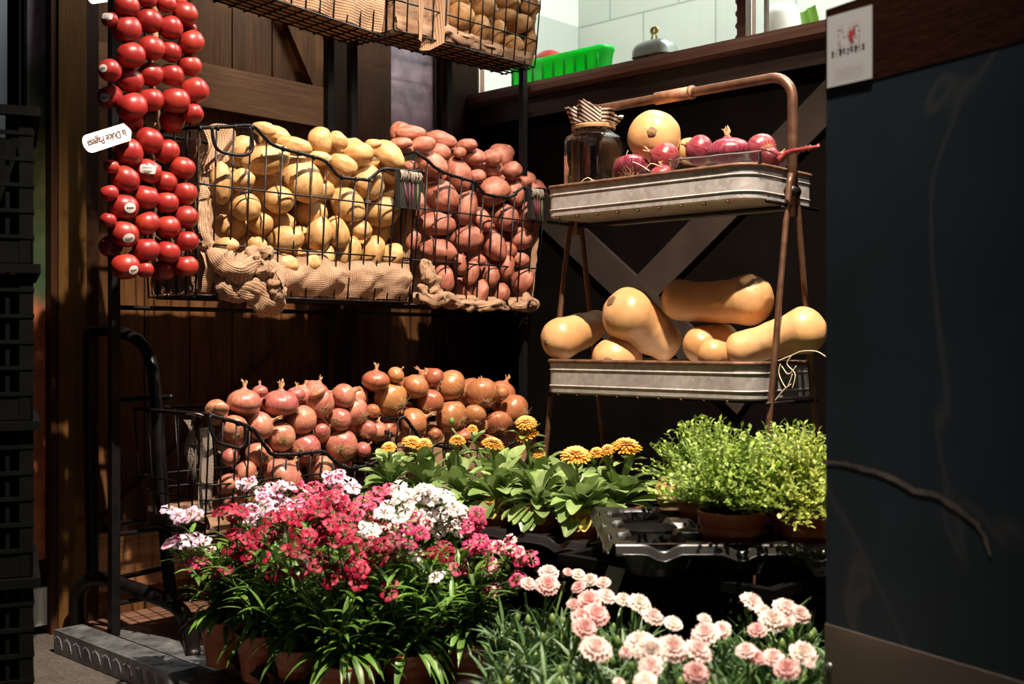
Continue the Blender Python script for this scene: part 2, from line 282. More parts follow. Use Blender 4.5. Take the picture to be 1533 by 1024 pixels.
# ------------------------------------------------------------------ mesh helpers
class MB:
    def __init__(s): s.v = []; s.f = []; s.mi = []; s.uv = []; s.hasuv = False
    def add(s, vs, fs, mi=0, uvs=None):
        o = len(s.v); s.v += [tuple(p) for p in vs]; s.f += [tuple(i+o for i in f) for f in fs]; s.mi += [mi]*len(fs)
        s.uv += (list(uvs) if uvs else [(0, 0)]*len(vs)); s.hasuv = s.hasuv or bool(uvs)
    def mesh(s, name, mats, smooth=True):
        me = bpy.data.meshes.new(name); me.from_pydata(s.v, [], s.f)
        for m in (mats if isinstance(mats, (list, tuple)) else [mats]): me.materials.append(m)
        me.polygons.foreach_set('material_index', s.mi)
        me.polygons.foreach_set('use_smooth', [smooth]*len(s.f))
        if s.hasuv:
            l = me.uv_layers.new(name='UVMap'); idx = [0]*len(me.loops); me.loops.foreach_get('vertex_index', idx)
            fl = []
            for i in idx: fl += s.uv[i]
            l.data.foreach_set('uv', fl)
        me.update(); return me
    def build(s, name, mats, parent=None, smooth=True, sharp=None):
        me = s.mesh(name, mats, smooth)
        if sharp:
            try: me.set_sharp_from_angle(angle=math.radians(sharp))
            except Exception: pass
        return link(name, me, parent)
    def box(s, a, b, mi=0):
        x0, y0, z0 = a; x1, y1, z1 = b
        s.add([(x0,y0,z0),(x1,y0,z0),(x1,y1,z0),(x0,y1,z0),(x0,y0,z1),(x1,y0,z1),(x1,y1,z1),(x0,y1,z1)],
              [(0,3,2,1),(4,5,6,7),(0,1,5,4),(1,2,6,5),(2,3,7,6),(3,0,4,7)], mi)
    def obox(s, c, ax, ay, az, mi=0):   # oriented box, half-extent vectors
        c = Vector(c); ps = []
        for k in (-1, 1):
            for (i, j) in ((-1,-1),(1,-1),(1,1),(-1,1)): ps.append(c+ax*i+ay*j+az*k)
        s.add(ps, [(0,3,2,1),(4,5,6,7),(0,1,5,4),(1,2,6,5),(2,3,7,6),(3,0,4,7)], mi)
    def tube(s, pts, r, n=6, mi=0, cap=True, closed=False):
        pts = [Vector(p) for p in pts]; N = len(pts); rs = r if isinstance(r, (list, tuple)) else [r]*N
        vs = []; prev = None
        for i, p in enumerate(pts):
            if closed: tg = pts[(i+1) % N]-pts[i-1]
            else: tg = pts[min(i+1, N-1)]-pts[max(i-1, 0)]
            if tg.length < 1e-9: tg = Vector((0, 0, 1))
            tg.normalize()
            if prev is None: a = tg.orthogonal().normalized()
            else:
                a = prev - tg*prev.dot(tg)
                a = a.normalized() if a.length > 1e-6 else tg.orthogonal().normalized()
            prev = a; b = tg.cross(a)
            for k in range(n):
                th = 2*math.pi*k/n; vs.append(p+(a*math.cos(th)+b*math.sin(th))*rs[i])
        fs = []
        for i in range(N if closed else N-1):
            j = (i+1) % N
            for k in range(n): fs.append((i*n+k, i*n+(k+1) % n, j*n+(k+1) % n, j*n+k))
        if cap and not closed: fs.append(tuple(range(n))[::-1]); fs.append(tuple((N-1)*n+k for k in range(n)))
        s.add(vs, fs, mi)
    def grid(s, fn, nu, nv, mi=0, cu=False, uvs=(1, 1)):
        vs = []; uv = []
        for j in range(nv+1):
            for i in range(nu+1):
                vs.append(fn(i/nu, j/nv)); uv.append((i/nu*uvs[0], j/nv*uvs[1]))
        fs = []
        for j in range(nv):
            for i in range(nu): a = j*(nu+1)+i; fs.append((a, a+1, a+nu+2, a+nu+1))
        s.add(vs, fs, mi, uv)
    def lathe(s, prof, n=24, c=(0,0,0), mi=0, sx=1, sy=1):
        vs = []; c = Vector(c)
        for (r, z) in prof:
            for k in range(n): th = 2*math.pi*k/n; vs.append(c+Vector((r*math.cos(th)*sx, r*math.sin(th)*sy, z)))
        fs = []
        for i in range(len(prof)-1):
            for k in range(n): fs.append((i*n+k, i*n+(k+1) % n, (i+1)*n+(k+1) % n, (i+1)*n+k))
        s.add(vs, fs, mi)
def link(name, data, parent=None):
    o = bpy.data.objects.new(name, data); COL.objects.link(o)
    if parent is not None: o.parent = parent
    return o
def empty(name, loc=(0,0,0), rz=0):
    o = bpy.data.objects.new(name, None); COL.objects.link(o); o.location = loc; o.rotation_euler = (0, 0, rz); o.empty_display_size = 0.05; return o
def tag(o, label=None, cat=None, group=None, kind=None):
    if label: o['label'] = label
    if cat: o['category'] = cat
    if group: o['group'] = group
    if kind: o['kind'] = kind
    return o
def copy_tree(o, parent=None):
    c = o.copy(); COL.objects.link(c)
    if parent is not None: c.parent = parent
    for ch in [x for x in KIDS.get(o.name, [])]: copy_tree(ch, c)
    return c
KIDS = {}
def kid(parent, ch): KIDS.setdefault(parent.name, []).append(ch); return ch
def smooth_path(pts, n=6, closed=False):
    P = [Vector(p) for p in pts]; out = []; N = len(P)
    for i in range(N if closed else N-1):
        if closed: p0, p1, p2, p3 = P[i-1], P[i], P[(i+1) % N], P[(i+2) % N]
        else: p0, p1, p2, p3 = P[max(i-1, 0)], P[i], P[i+1], P[min(i+2, N-1)]
        for k in range(n):
            t = k/n; out.append(0.5*((2*p1)+(p2-p0)*t+(2*p0-5*p1+4*p2-p3)*t*t+(3*p1-p0-3*p2+p3)*t**3))
    if not closed: out.append(P[-1])
    return out
def fbm(v, s, o=3):
    return mnoise.fractal(Vector(v)*s, 1.0, 2.0, o)
def struct(o): o['kind'] = 'structure'; return o
ORD = ['first', 'second', 'third', 'fourth', 'fifth', 'sixth', 'seventh', 'eighth', 'ninth', 'tenth', 'eleventh', 'twelfth', 'thirteenth', 'fourteenth', 'fifteenth', 'sixteenth']
def side_order(i, n):   # i from the left
    if n == 1: return 'alone'
    if i == 0: return 'leftmost'
    if i == n-1: return 'rightmost'
    if n == 3: return 'middle'
    if i <= (n-1)/2: return ORD[i]+' from the left'
    return ORD[n-1-i]+' from the right'
def rows_label(items, nrows, fmt):
    """items: list of (obj, px, py, word). Rows by height, order within the row by px."""
    it = sorted(items, key=lambda a: a[2]); n = len(it); per = math.ceil(n/nrows); k = 0
    rows = [it[i:i+per] for i in range(0, n, per)]; R = len(rows)
    for ri, row in enumerate(rows):
        rn = 'top row' if ri == 0 else ('bottom row' if ri == R-1 else ORD[ri]+' row down')
        row.sort(key=lambda a: a[1])
        for i, (o, px, py, w) in enumerate(row):
            o['label'] = fmt.format(w=w, side=side_order(i, len(row)), row=rn)
M['straw'] = plain('pale_straw', (0.80, 0.66, 0.46), 0.7)
M['greypaper'] = plain('grey_paper', (0.30, 0.29, 0.28), 0.7)
M['paleblue'] = plain('pale_blue_white_paper', (0.70, 0.73, 0.76), 0.6, 0, 0.02)
# ================================================================== SETTING
def sbox(name, a, b, m, **kw):
    mb = MB(); mb.box(a, b); o = mb.build(name, m, smooth=False); struct(o); return o
sbox('floor', (-4.5, -1.2, -0.05), (1.6, 4.6, 0.0), M['floor'])
sbox('trim_1', (-2.41, 1.18, 0.0), (-1.62, 2.385, 0.012), M['redfloor'])
# left wall: plank backing
mb = MB()
ys = [1.10+i*0.118 for i in range(9)]
for i in range(8):
    mb.box((-2.47, ys[i]+0.002, 0.0), (-2.42, ys[i+1]-0.002, 2.3))
mb.box((-2.50, 1.10, 0.0), (-2.465, 2.42, 2.3))
struct(mb.build('wall_left', M['panelwood'], smooth=False))
# door of planks with rails and a diagonal brace, on the wall
dr = struct(link('door_1', None)); dr.empty_display_size = 0.05
mb = MB(); mb.box((-2.419, 1.20, 1.195), (-2.395, 1.862, 1.300)); mb.box((-2.419, 1.20, 0.07), (-2.395, 1.862, 0.20));
struct(mb.build('door_rail', M['railwood'], dr, smooth=False))
mb = MB()
def brace(mb, y0, z0, y1, z1, w, xa=-2.419, xb=-2.398):
    d = Vector((0, y1-y0, z1-z0)); L = d.length; d.normalize(); n = Vector((0, -d.z, d.y))
    mb.obox(((xa+xb)/2, (y0+y1)/2, (z0+z1)/2), Vector(((xb-xa)/2, 0, 0)), d*(L/2), n*(w/2))
brace(mb, 1.855, 1.30, 1.58, 1.78, 0.09)
brace(mb, 1.25, 0.20, 1.80, 0.64, 0.09)
struct(mb.build('door_brace', M['panelwood'], dr, smooth=False))
mb = MB(); mb.box((-2.419, 1.176, 0), (-2.392, 1.21, 2.3)); mb.box((-2.419, 1.855, 0), (-2.39, 1.94, 2.3))
struct(mb.build('door_stile', M['deepwood'], dr, smooth=False))
# posts
mb = MB(); mb.box((-2.46, 1.113, 0), (-2.38, 1.176, 2.3)); struct(mb.build('trim_2', M['postwood'], smooth=False))
mb = MB(); mb.box((-2.462, 1.098, 0), (-2.384, 1.1125, 2.3)); struct(mb.build('trim_3', M['darkwood'], smooth=False))
mb = MB(); mb.box((-2.42, 1.94, 0), (-2.385, 2.059, 2.3)); struct(mb.build('trim_4', M['darkwood'], smooth=False))
mb = MB(); mb.box((-2.42, 2.253, 0), (-2.37, 2.385, 2.3)); struct(mb.build('trim_5', M['deepwood'], smooth=False))
mb = MB(); mb.box((-2.42, 2.244, 0.9), (-2.402, 2.252, 2.3)); struct(mb.build('trim_6', M['kick'], smooth=False))
# printed murals
mb = MB(); mb.box((-2.419, 2.06, 0.8), (-2.412, 2.244, 2.2)); o = mb.build('printed_mural', M['mural2'], smooth=False)
tag(o, 'mauve and green blurred field mural between the dark posts above the red potatoes', 'mural')
mb = MB(); mb.box((-2.425, 1.058, 0.16), (-2.410, 1.0975, 2.2)); o = mb.build('printed_mural', M['mural'], smooth=False)
tag(o, 'printed mural of green field over red soil left of the ochre post', 'mural')
mb = MB(); mb.box((-2.50, 0.3, 0), (-2.4605, 1.098, 2.3)); mb.box((-2.4605, 1.0575, 0), (-2.4255, 1.0975, 2.3)); struct(mb.build('wall_left_panel', M['deepwood'], smooth=False))
# aluminium frame strip at the far left edge
mb = MB(); mb.box((-2.46, 0.96, 0.9), (-2.43, 1.024, 2.2)); struct(mb.build('trim_7', M['paleframe'], smooth=False))
mb = MB(); mb.box((-2.46, 1.026, 0.9), (-2.44, 1.052, 2.2)); struct(mb.build('trim_8', M['iron'], smooth=False))
mb = MB(); mb.box((-2.46, 1.053, 0.9), (-2.438, 1.057, 2.2)); struct(mb.build('trim_9', M['paleframe'], smooth=False))
a = PX(50, 882, -2.40); b = PX(76, 940, -2.40)
mb = MB(); mb.box((-2.42, a.y-0.02, 0.02), (-2.400, 1.097, a.z)); struct(mb.build('baseboard_left', M['whiteplastic'], smooth=False))
# right wall: counter front under a service window
YB = 2.39
ztop = PY(1238, 27, YB-0.05).z; zmid = PY(1237, 92, YB-0.02).z
sbox('wall_back', (-2.42, YB, 0.0), (0.3, YB+0.04, ztop-0.02), M['counterface'])
mb = MB()
prof = [(YB+0.35, ztop-0.035), (YB-0.030, ztop-0.035), (YB-0.052, ztop-0.030), (YB-0.055, ztop-0.014), (YB-0.050, ztop-0.002), (YB-0.02, ztop), (YB+0.35, ztop)]
vs = []
for x in (-2.41, 0.3): vs += [(x, y, z) for y, z in prof]
n = len(prof); mb.add(vs, [(i, (i+1) % n, n+(i+1) % n, n+i) for i in range(n)]+[tuple(range(n))[::-1], tuple(range(n, 2*n))])
struct(mb.build('counter_ledge', M['ledge'], smooth=False))
sbox('counter_apron', (-2.41, YB-0.022, zmid), (0.3, YB-0.0005, ztop-0.0355), M['apron'])
sbox('trim_10', (-2.41, YB-0.030, zmid-0.006), (0.3, YB-0.0225, zmid+0.001), M['counterbrace'])
mb = MB()
def bbrace(p0, p1, w, y0, y1):
    a = PY(p0[0], p0[1], YB-0.01); b = PY(p1[0], p1[1], YB-0.01); d = Vector((b.x-a.x, 0, b.z-a.z)); L = d.length; d.normalize(); nn = Vector((-d.z, 0, d.x))
    mb.obox(((a.x+b.x)/2, (y0+y1)/2, (a.z+b.z)/2), Vector((0, (y1-y0)/2, 0)), d*(L/2), nn*(w/2))
bbrace((1262, 130), (900, 500), 0.085, YB-0.016, YB-0.001)
bbrace((800, 300), (1120, 600), 0.085, YB-0.018, YB-0.0015)
struct(mb.build('counter_brace', M['counterbrace'], smooth=False))
# service window: jambs, mullion and glass
wn = struct(link('window_1', None))
mb = MB(); mb.box((-2.41, YB-0.02, ztop), (-2.375, YB+0.03, 2.2))
p = PY(1116, 40, YB); mb.box((p.x-0.012, YB-0.02, ztop), (p.x+0.012, YB+0.03, 2.2)); struct(mb.build('window_frame', M['ledge'], wn, smooth=False))
mb = MB(); mb.box((-2.374, YB+0.004, ztop), (p.x-0.013, YB+0.010, 2.2)); mb.box((p.x+0.013, YB+0.004, ztop), (0.3, YB+0.010, 2.2)); struct(mb.build('window_pane', M['glass'], wn, smooth=False))
# the lit kitchen beyond the glass
sbox('wall_kitchen', (-2.7, 3.25, 0.0), (1.0, 3.30, 2.9), M['tile'])
sbox('wall_kitchen_side', (-2.75, 2.44, 0.0), (-2.70, 3.30, 2.9), M['tile'])
sbox('ceiling_kitchen', (-2.75, 2.44, 2.85), (1.0, 3.3, 2.9), M['tile'])
area('kitchen_light', (-1.0, 2.85, 2.8), (-1.1, 3.1, 1.5), 100, 1.6, 0.4, (1.0, 1.0, 0.94))

# ================================================================== THINGS ON THE COUNTER (behind the glass)
def rounded_tray(name, L, W, H, m, parent=None, loc=(0,0,0), th=0.004):
    mb = MB()
    def ring(l, w, z, r, n=6):
        out = []
        for cx, cy, a0 in ((l-r, w-r, 0), (-l+r, w-r, 90), (-l+r, -w+r, 180), (l-r, -w+r, 270)):
            for k in range(n+1): a = math.radians(a0+90*k/n); out.append((cx+r*math.cos(a), cy+r*math.sin(a), z))
        return out
    rs = [ring(L*0.9, W*0.86, 0, .02), ring(L*0.97, W*0.95, H*0.8, .025), ring(L, W, H*0.86, .03), ring(L, W, H, .03), ring(L-th, W-th, H, .03), ring(L*0.95, W*0.92, H*0.8, .025), ring(L*0.88, W*0.83, th, .02)]
    n = len(rs[0]); vs = [q for r in rs for q in r]; fs = []
    for i in range(len(rs)-1):
        for k in range(n): fs.append((i*n+k, i*n+(k+1) % n, (i+1)*n+(k+1) % n, (i+1)*n+k))
    fs.append(tuple(range(n))[::-1]); fs.append(tuple((len(rs)-1)*n+k for k in range(n)))
    mb.add(vs, fs)
    for k in range(9):
        x = -L*0.85+k*L*1.7/8; mb.box((x-0.004, -W*0.965, H*0.12), (x+0.004, -W*0.9, H*0.75))
    o = mb.build(name, m, parent); o.location = loc; return o
gt = rounded_tray('green_tray', 0.185, 0.032, 0.080, M['greenplastic'], loc=(-2.09, 2.437, ztop))
tag(gt, 'bright green plastic tray standing on the counter behind the glass', 'tray')
def blob(rx, ry, rz, seed=0, amp=0.05, sc=1.2, nu=28, nv=18, fn=None):
    mb = MB()
    vs = []; fs = []
    for j in range(nv+1):
        ph = math.pi*j/nv
        for i in range(nu):
            th = 2*math.pi*i/nu
            p = Vector((math.sin(ph)*math.cos(th), math.sin(ph)*math.sin(th), math.cos(ph)))
            k = 1+amp*fbm(p+Vector((seed*3.7, seed*1.3, 0)), sc)
            if fn: p = fn(p, th, ph)
            vs.append((p.x*k*rx, p.y*k*ry, p.z*k*rz))
    for j in range(nv):
        for i in range(nu): fs.append((j*nu+i, (j+1)*nu+i, (j+1)*nu+(i+1) % nu, j*nu+(i+1) % nu))
    mb.add(vs, fs); return mb
def basis(X, Z):
    X = Vector(X).normalized(); Z = Vector(Z); Z = (Z-X*Z.dot(X)).normalized(); Y = Z.cross(X); return Matrix((X, Y, Z)).transposed()
p = PY(822, 104, 2.60)
tm = blob(0.060, 0.060, 0.052, 3, 0.03).build('beefsteak_tomato', M['tomato']); tm.location = (p.x, p.y, p.z); tm.rotation_euler = (1.2, 0.3, 0.3)
mb = MB(); mb.lathe([(0.0001, 0.0545), (0.006, 0.0555), (0.010, 0.053)], 10); mb.build('blossom_scar', M['scar'], tm)
tag(tm, 'big glossy red tomato lying behind the bright green tray', 'tomato')
# steel box with rounded lid and a pair of keys
p = PY(981, 75, 2.62)
bx = empty('steel_box', (p.x, p.y, ztop)); tag(bx, 'small brushed steel box with rounded lid on the counter behind the glass', 'box')
hh = PY(981, 60, 2.62).z-ztop
rounded_tray('box_body', 0.058, 0.035, hh*0.62, M['cratemat'], bx)
mb = MB()
def fl(u, v):
    a = 2*math.pi*u; r = math.sin(v*math.pi/2)
    cx = math.copysign(abs(math.cos(a))**0.5, math.cos(a)); cy = math.copysign(abs(math.sin(a))**0.5, math.sin(a))
    return (cx*r*0.064, cy*r*0.042, hh*0.62+(math.cos(v*math.pi/2)**0.5)*hh*0.38)
mb.grid(fl, 32, 10); mb.build('box_lid', M['chrome'], bx)
kz = hh+0.002
for i, (dx, rot) in enumerate(((-0.012, 0.25), (0.006, -0.2))):
    k = MB(); k.tube([(0, 0, 0.0), (0.002*i, 0, 0.018)], 0.0028, 6); k.tube([(0.009*math.cos(a/10*2*math.pi), 0, 0.026+0.009*math.sin(a/10*2*math.pi)) for a in range(10)], 0.003, 6, closed=True)
    ko = k.build('brass_key', M['brass']); ko.location = (p.x+dx, p.y, ztop+kz); ko.rotation_euler = (0, rot, 0)
    tag(ko, ('left' if i == 0 else 'right')+' one of two brass keys standing on the steel box lid', 'key', 'keys on the steel box')
# coiled cord
mb = MB(); p = PY(1107, 20, 2.55); pts = []
for i in range(240): a = i*0.55; pts.append((p.x+0.008*math.cos(a), p.y+0.008*math.sin(a), ztop+0.01+i*0.0028))
mb.tube(pts, 0.0028, 5); tag(mb.build('coiled_cord', M['bluecord']), 'dark blue coiled cord hanging beside the window mullion', 'cord')
# pipe and white container, scoops
p = PY(1148, 20, 2.62); mb = MB(); mb.tube([(p.x, p.y, ztop), (p.x, p.y, 2.1)], 0.007, 10); tag(mb.build('steel_pipe', M['chrome']), 'thin vertical steel pipe behind the right window pane', 'pipe')
p = PY(1173, 40, 2.7); mb = MB(); h = PY(1173, 4, 2.7).z-ztop
mb.lathe([(0.0001, 0), (0.038, 0), (0.042, 0.01), (0.042, h*0.8), (0.034, h*0.95), (0.0001, h)], 24, (p.x, p.y, ztop)); tag(mb.build('white_container', M['whiteplastic']), 'plain white plastic container behind the right window pane', 'container')
for i, (px, ty) in enumerate(((1212, 12), (1224, 5))):
    a = PY(px, 30, 2.47); zt = PY(px, ty, 2.47).z; mb = MB()
    mb.grid(lambda u, v: ((u-0.5)*0.026*(1-0.2*v), 0.006*math.cos((u-0.5)*2.6)+0.004*v, v*(zt-ztop)), 8, 8); mb.grid(lambda u, v: ((0.5-u)*0.026*(1-0.2*v), 0.003+0.006*math.cos((u-0.5)*2.6)+0.004*v, v*(zt-ztop)), 8, 8)
    o = mb.build('plastic_scoop', M['limeplastic']); o.location = (a.x, a.y, ztop); o.rotation_euler = (0, -0.25, 0)
    tag(o, ('shorter left' if i == 0 else 'taller right')+' one of two lime green plastic scoops behind the glass', 'scoop', 'lime scoops on the counter')

# ================================================================== RACKS AND WIRE BASKETS
def rack(y0, y1, label):
    r = empty('wire_rack', (-2.15, (y0+y1)/2, 0)); tag(r, label, 'rack', 'black steel racks carrying the baskets')
    yc = (y0+y1)/2
    for y in (y0, y1):
        mb = MB(); mb.box((-0.009, y-yc-0.009, 0), (0.009, y-yc+0.009, 2.0)); mb.build('upright', M['iron'], r, smooth=False)
    for z in (0.10, 0.24, 0.70, 0.96, 1.40, 1.60):
        mb = MB(); mb.tube([(0.0, y0-yc, z), (0.0, y1-yc, z)], 0.005, 6); mb.build('crossbar', M['iron'], r)
    return r
rack(1.12, 1.662, 'black steel rack behind the yellow potatoes, against the plank door')
rack(1.732, 2.05, 'black steel rack behind the red potatoes, next to the room corner')
up = MB(); up.box((-2.008, 2.172, 0.0), (-1.992, 2.188, 1.60)); tag(up.build('steel_post', M['iron'], smooth=False), 'slim black steel post below the basket of brown potatoes, before the green tray', 'post')

class Basket:
    """tapered wire basket against the left wall; front faces +x. rim = [(y, z)] of the front rim"""
    def __init__(s, rim, zb, xf, xfb, xb, taper, zback=None, tilt=0.0):
        s.rim = rim; s.zb = zb; s.xf = xf; s.xfb = xfb; s.xb = xb; s.taper = taper
        s.y0 = rim[0][0]; s.y1 = rim[-1][0]; s.yc = (s.y0+s.y1)/2; s.zback = zback or max(z for y, z in rim)
        s.tilt = tilt
    def zr(s, y):
        R = s.rim
        for (a, za), (b, zb) in zip(R, R[1:]):
            if y <= b: return za+(zb-za)*max(0, min(1, (y-a)/(b-a)))
        return R[-1][1]
    def zt(s): return max(z for y, z in s.rim)
    def zbot(s, y): return s.zb+s.tilt*(y-s.yc)
    def at(s, side, u, z):
        """point at height z on a side wall; u = fraction along"""
        if side == 'front': y = s.y0+(s.y1-s.y0)*u; zb = s.zbot(y)
        elif side == 'left': y = s.y0; zb = s.zbot(y)
        elif side == 'right': y = s.y1; zb = s.zbot(y)
        else: y = s.y0+(s.y1-s.y0)*u; zb = s.zbot(y)
        f = max(0.0, min(1.2, (z-zb)/(s.zt()-zb)))
        xf = s.xfb+(s.xf-s.xfb)*f; xb = s.xb+0.02*(1-f); k = 1-(1-f)*s.taper
        if side == 'front': return Vector((xf, s.yc+(y-s.yc)*k, z))
        if side == 'back': return Vector((xb, s.yc+(y-s.yc)*k, z))
        return Vector((xb+(xf-xb)*u, s.yc+(y-s.yc)*k, z))
    def zside(s, side, u):
        zf = s.zr(s.y0 if side == 'left' else s.y1); return s.zback+(zf-s.zback)*u
    def build(s, label, group, nv=13, hz=(), handle=None, bottom=True):
        root = empty('wire_basket', (0, 0, 0)); tag(root, label, 'basket', group)
        W = 0.0019
        mb = MB()
        for i in range(nv+1):
            u = i/nv; y = s.y0+(s.y1-s.y0)*u
            a = s.at('front', u, s.zr(y)); b = s.at('front', u, s.zbot(y)); mb.tube([a, (a+b)/2, b], W, 5)
            # little loop on the rim
            mb.tube([a+Vector((0.003, 0, 0.004)), a+Vector((0.004, 0.002, -0.006)), a+Vector((-0.003, 0.002, -0.006)), a+Vector((-0.004, 0, 0.004))], 0.0022, 5)
        for z in hz:
            pts = [s.at('front', i/12, z) for i in range(13)]; mb.tube(pts, W*1.05, 5)
        mb.tube([s.at('front', i/12, s.zbot(s.y0+(s.y1-s.y0)*i/12)) for i in range(13)], 0.0024, 5)
        mb.build('front_wires', M['iron'], root)
        for side in ('left', 'right'):
            mb = MB(); ns = 5
            for i in range(ns+1):
                u = i/ns; a = s.at(side, u, s.zside(side, u)); b = s.at(side, u, s.zbot(s.y0 if side == 'left' else s.y1)); mb.tube([a, b], W, 5)
            for z in hz: mb.tube([s.at(side, 0, z), s.at(side, 1, z)], W, 5)
            mb.build('side_wires', M['iron'], root)
        mb = MB()
        for i in range(nv+1):
            u = i/nv; y = s.y0+(s.y1-s.y0)*u; mb.tube([s.at('back', u, s.zback), s.at('back', u, s.zbot(y))], W, 5)
        for z in hz: mb.tube([s.at('back', 0, z), s.at('back', 1, z)], W, 5)
        mb.build('back_wires', M['iron'], root)
        mb = MB()
        for i in range(nv+1):
            u = i/nv; y = s.y0+(s.y1-s.y0)*u; z = s.zbot(y); mb.tube([s.at('front', u, z), s.at('back', u, z)], W, 5)
        for j in range(1, 6):
            f = j/6; pts = []
            for i in (0, 6, 12):
                y = s.y0+(s.y1-s.y0)*i/12; z = s.zbot(y); pts.append(s.at('front', i/12, z).lerp(s.at('back', i/12, z), f)+Vector((0, 0, -W*1.6)))
            mb.tube(pts, W, 5)
        mb.build('bottom_grid', M['iron'], root)
        mb = MB()
        pts = []
        for (y, z) in s.rim: pts.append(s.at('front', (y-s.y0)/(s.y1-s.y0), z))
        pts = smooth_path(pts, 4)
        back = [s.at('right', u, s.zside('right', u)) for u in (0.6, 0.2)]+[s.at('back', u, s.zback) for u in (1.0, 0.5, 0.0)]+[s.at('left', u, s.zside('left', u)) for u in (0.2, 0.6)]
        mb.tube(pts+back, 0.0040, 8, closed=True)
        mb.build('rim', M['iron'], root)
        if handle:
            mb = MB(); mb.tube(smooth_path(handle, 5), 0.0034, 8); mb.build('handle', M['iron'], root)
        return root
def rimpx(pts, x):
    out = []
    for (px, py) in pts: p = PX(px, py, x); out.append((p.y, p.z))
    return out
XF = -1.94
b_yel = Basket(rimpx([(298, 191), (335, 190), (370, 188), (384, 193), (405, 214), (430, 224), (465, 233), (490, 242), (508, 262), (520, 266), (545, 268), (556, 268), (575, 253), (600, 255), (634, 257)], XF), 0.722, XF, XF-0.03, -2.17, 0.035)
hz1 = [PX(400, 286, XF-.005).z, PX(400, 371, XF-.015).z]
b_yel.build('black wire basket heaped with yellow potatoes', 'wire baskets of root vegetables on the racks', 15, hz1, [PX(x, y, XF+0.012) for x, y in ((317, 190), (319, 208), (326, 224), (345, 231), (368, 232), (377, 224), (377, 208), (373, 190))])
b_red = Basket(rimpx([(622, 228), (640, 240), (651, 250), (668, 259), (697, 268), (713, 273), (722, 284), (731, 291), (765, 295), (783, 281), (800, 283), (818, 284)], XF), 0.717, XF, XF-0.03, -2.17, 0.035)
hz2 = [PX(720, 322, XF-.005).z, PX(720, 396, XF-.015).z]
b_red.build('black wire basket heaped with red potatoes', 'wire baskets of root vegetables on the racks', 12, hz2)
b_tr = Basket(rimpx([(594, -96), (640, -60), (700, -30), (760, -40), (812, -38)], XF), 1.343, XF, XF-0.02, -2.10, 0.03)
b_tr.build('black wire basket of brown potatoes above the red potatoes, seen from below', 'wire baskets of root vegetables on the racks', 12, [1.41, 1.50])
b_tl = Basket(rimpx([(250, -260), (340, -240), (430, -150), (520, -110), (588, -100)], XF), 1.338, XF, XF-0.02, -2.10, 0.02, tilt=-0.06)
b_tl.build('black wire basket lined with burlap, at the top above the yellow potatoes', 'wire baskets of root vegetables on the racks', 15, [1.42, 1.51])
XO = -1.86
b_on = Basket(rimpx([(313, 621), (330, 626), (347, 630), (368, 637), (382, 645), (392, 659), (403, 672), (413, 681), (445, 681), (478, 677), (492, 678), (506, 689), (530, 702), (575, 690), (590, 650)], XO), 0.26, XO, XO-0.03, -2.14, 0.04)
b_on.build('black wire basket piled with small pink onions on the floor side', 'wire baskets of onions low on the racks', 15, [PX(360, 724, XO).z, 0.33], [PX(x, y, XO+0.012) for x, y in ((314, 622), (316, 645), (326, 662), (345, 668), (358, 671), (366, 662), (367, 645), (366, 634))])
b_on2 = Basket(rimpx([(596, 628), (606, 626), (622, 645), (640, 662), (700, 675), (760, 672), (790, 650), (815, 645)], XO), 0.26, XO, XO-0.03, -2.14, 0.04)
b_on2.build('black wire basket of large brown onions behind the marigold plants', 'wire baskets of onions low on the racks', 13, [0.40, 0.33])
# burlap liners --------------------------------------------------------------
def liner(b, label, hfront, hback, cat='cloth', mat='burlap', hleft=None, hright=None, roll=True, seed=1, bulge=0.010):
    """cloth lying inside a basket: floor, back, sides and a low front band that bulges over the wires"""
    mb = MB(); e = 0.006
    def wav(a, b_): return 0.006*fbm((a*9+seed, b_*9, seed*2.3), 1.0)
    def front(u, v):
        y = b.y0+(b.y1-b.y0)*(0.02+0.96*u); z = b.zbot(y)+0.006+v*hfront*(1+0.22*fbm((u*7+seed, 0, 1), 1))
        p = b.at('front', 0.02+0.96*u, z); p.x += -e+bulge*math.sin(math.pi*min(1, v*1.05))*(0.6+0.5*fbm((u*11, v*2, seed), 1)) + 0.006*math.sin(u*34+seed)*(1-v)
        return p
    mb.grid(front, 90, 16, uvs=(3.0, 0.5))
    def inner(u, v):   # rolled inner lip behind the front band
        y = b.y0+(b.y1-b.y0)*(0.02+0.96*u); z = b.zbot(y)+0.006+(1-v*0.9)*hfront*(1+0.22*fbm((u*7+seed, 0, 1), 1))+0.006*math.sin(math.pi*min(1, v*4))
        p = b.at('front', 0.02+0.96*u, z); p.x += -e-0.012*math.sin(math.pi*min(1, v*2)/2)-0.004; return p
    mb.grid(inner, 90, 6, uvs=(3.0, 0.5))
    def back(u, v): p = b.at('back', 0.02+0.96*u, b.zb+0.006+v*hback); p.x += e+wav(u*3, v); return p
    mb.grid(back, 40, 14, uvs=(3.0, 1.6))
    for side, h, sg in (('left', hleft or hback, 1), ('right', hright or hback, -1)):
        def sd(u, v, side=side, h=h, sg=sg): p = b.at(side, 0.03+0.94*u, b.zb+0.006+v*h); p.y += sg*(e+wav(u*2, v*2)); return p
        mb.grid(sd, 16, 24, uvs=(1.0, 1.8))
    def bot(u, v):
        y = b.y0+(b.y1-b.y0)*(0.03+0.94*u); z = b.zbot(y)+0.004; q = b.at('front', 0.03+0.94*u, z).lerp(b.at('back', 0.03+0.94*u, z), 0.02+0.96*v); q.z += 0.004*fbm((u*8, v*4, seed), 1); return q
    mb.grid(bot, 50, 12, uvs=(3.0, 1.0))
    return mb
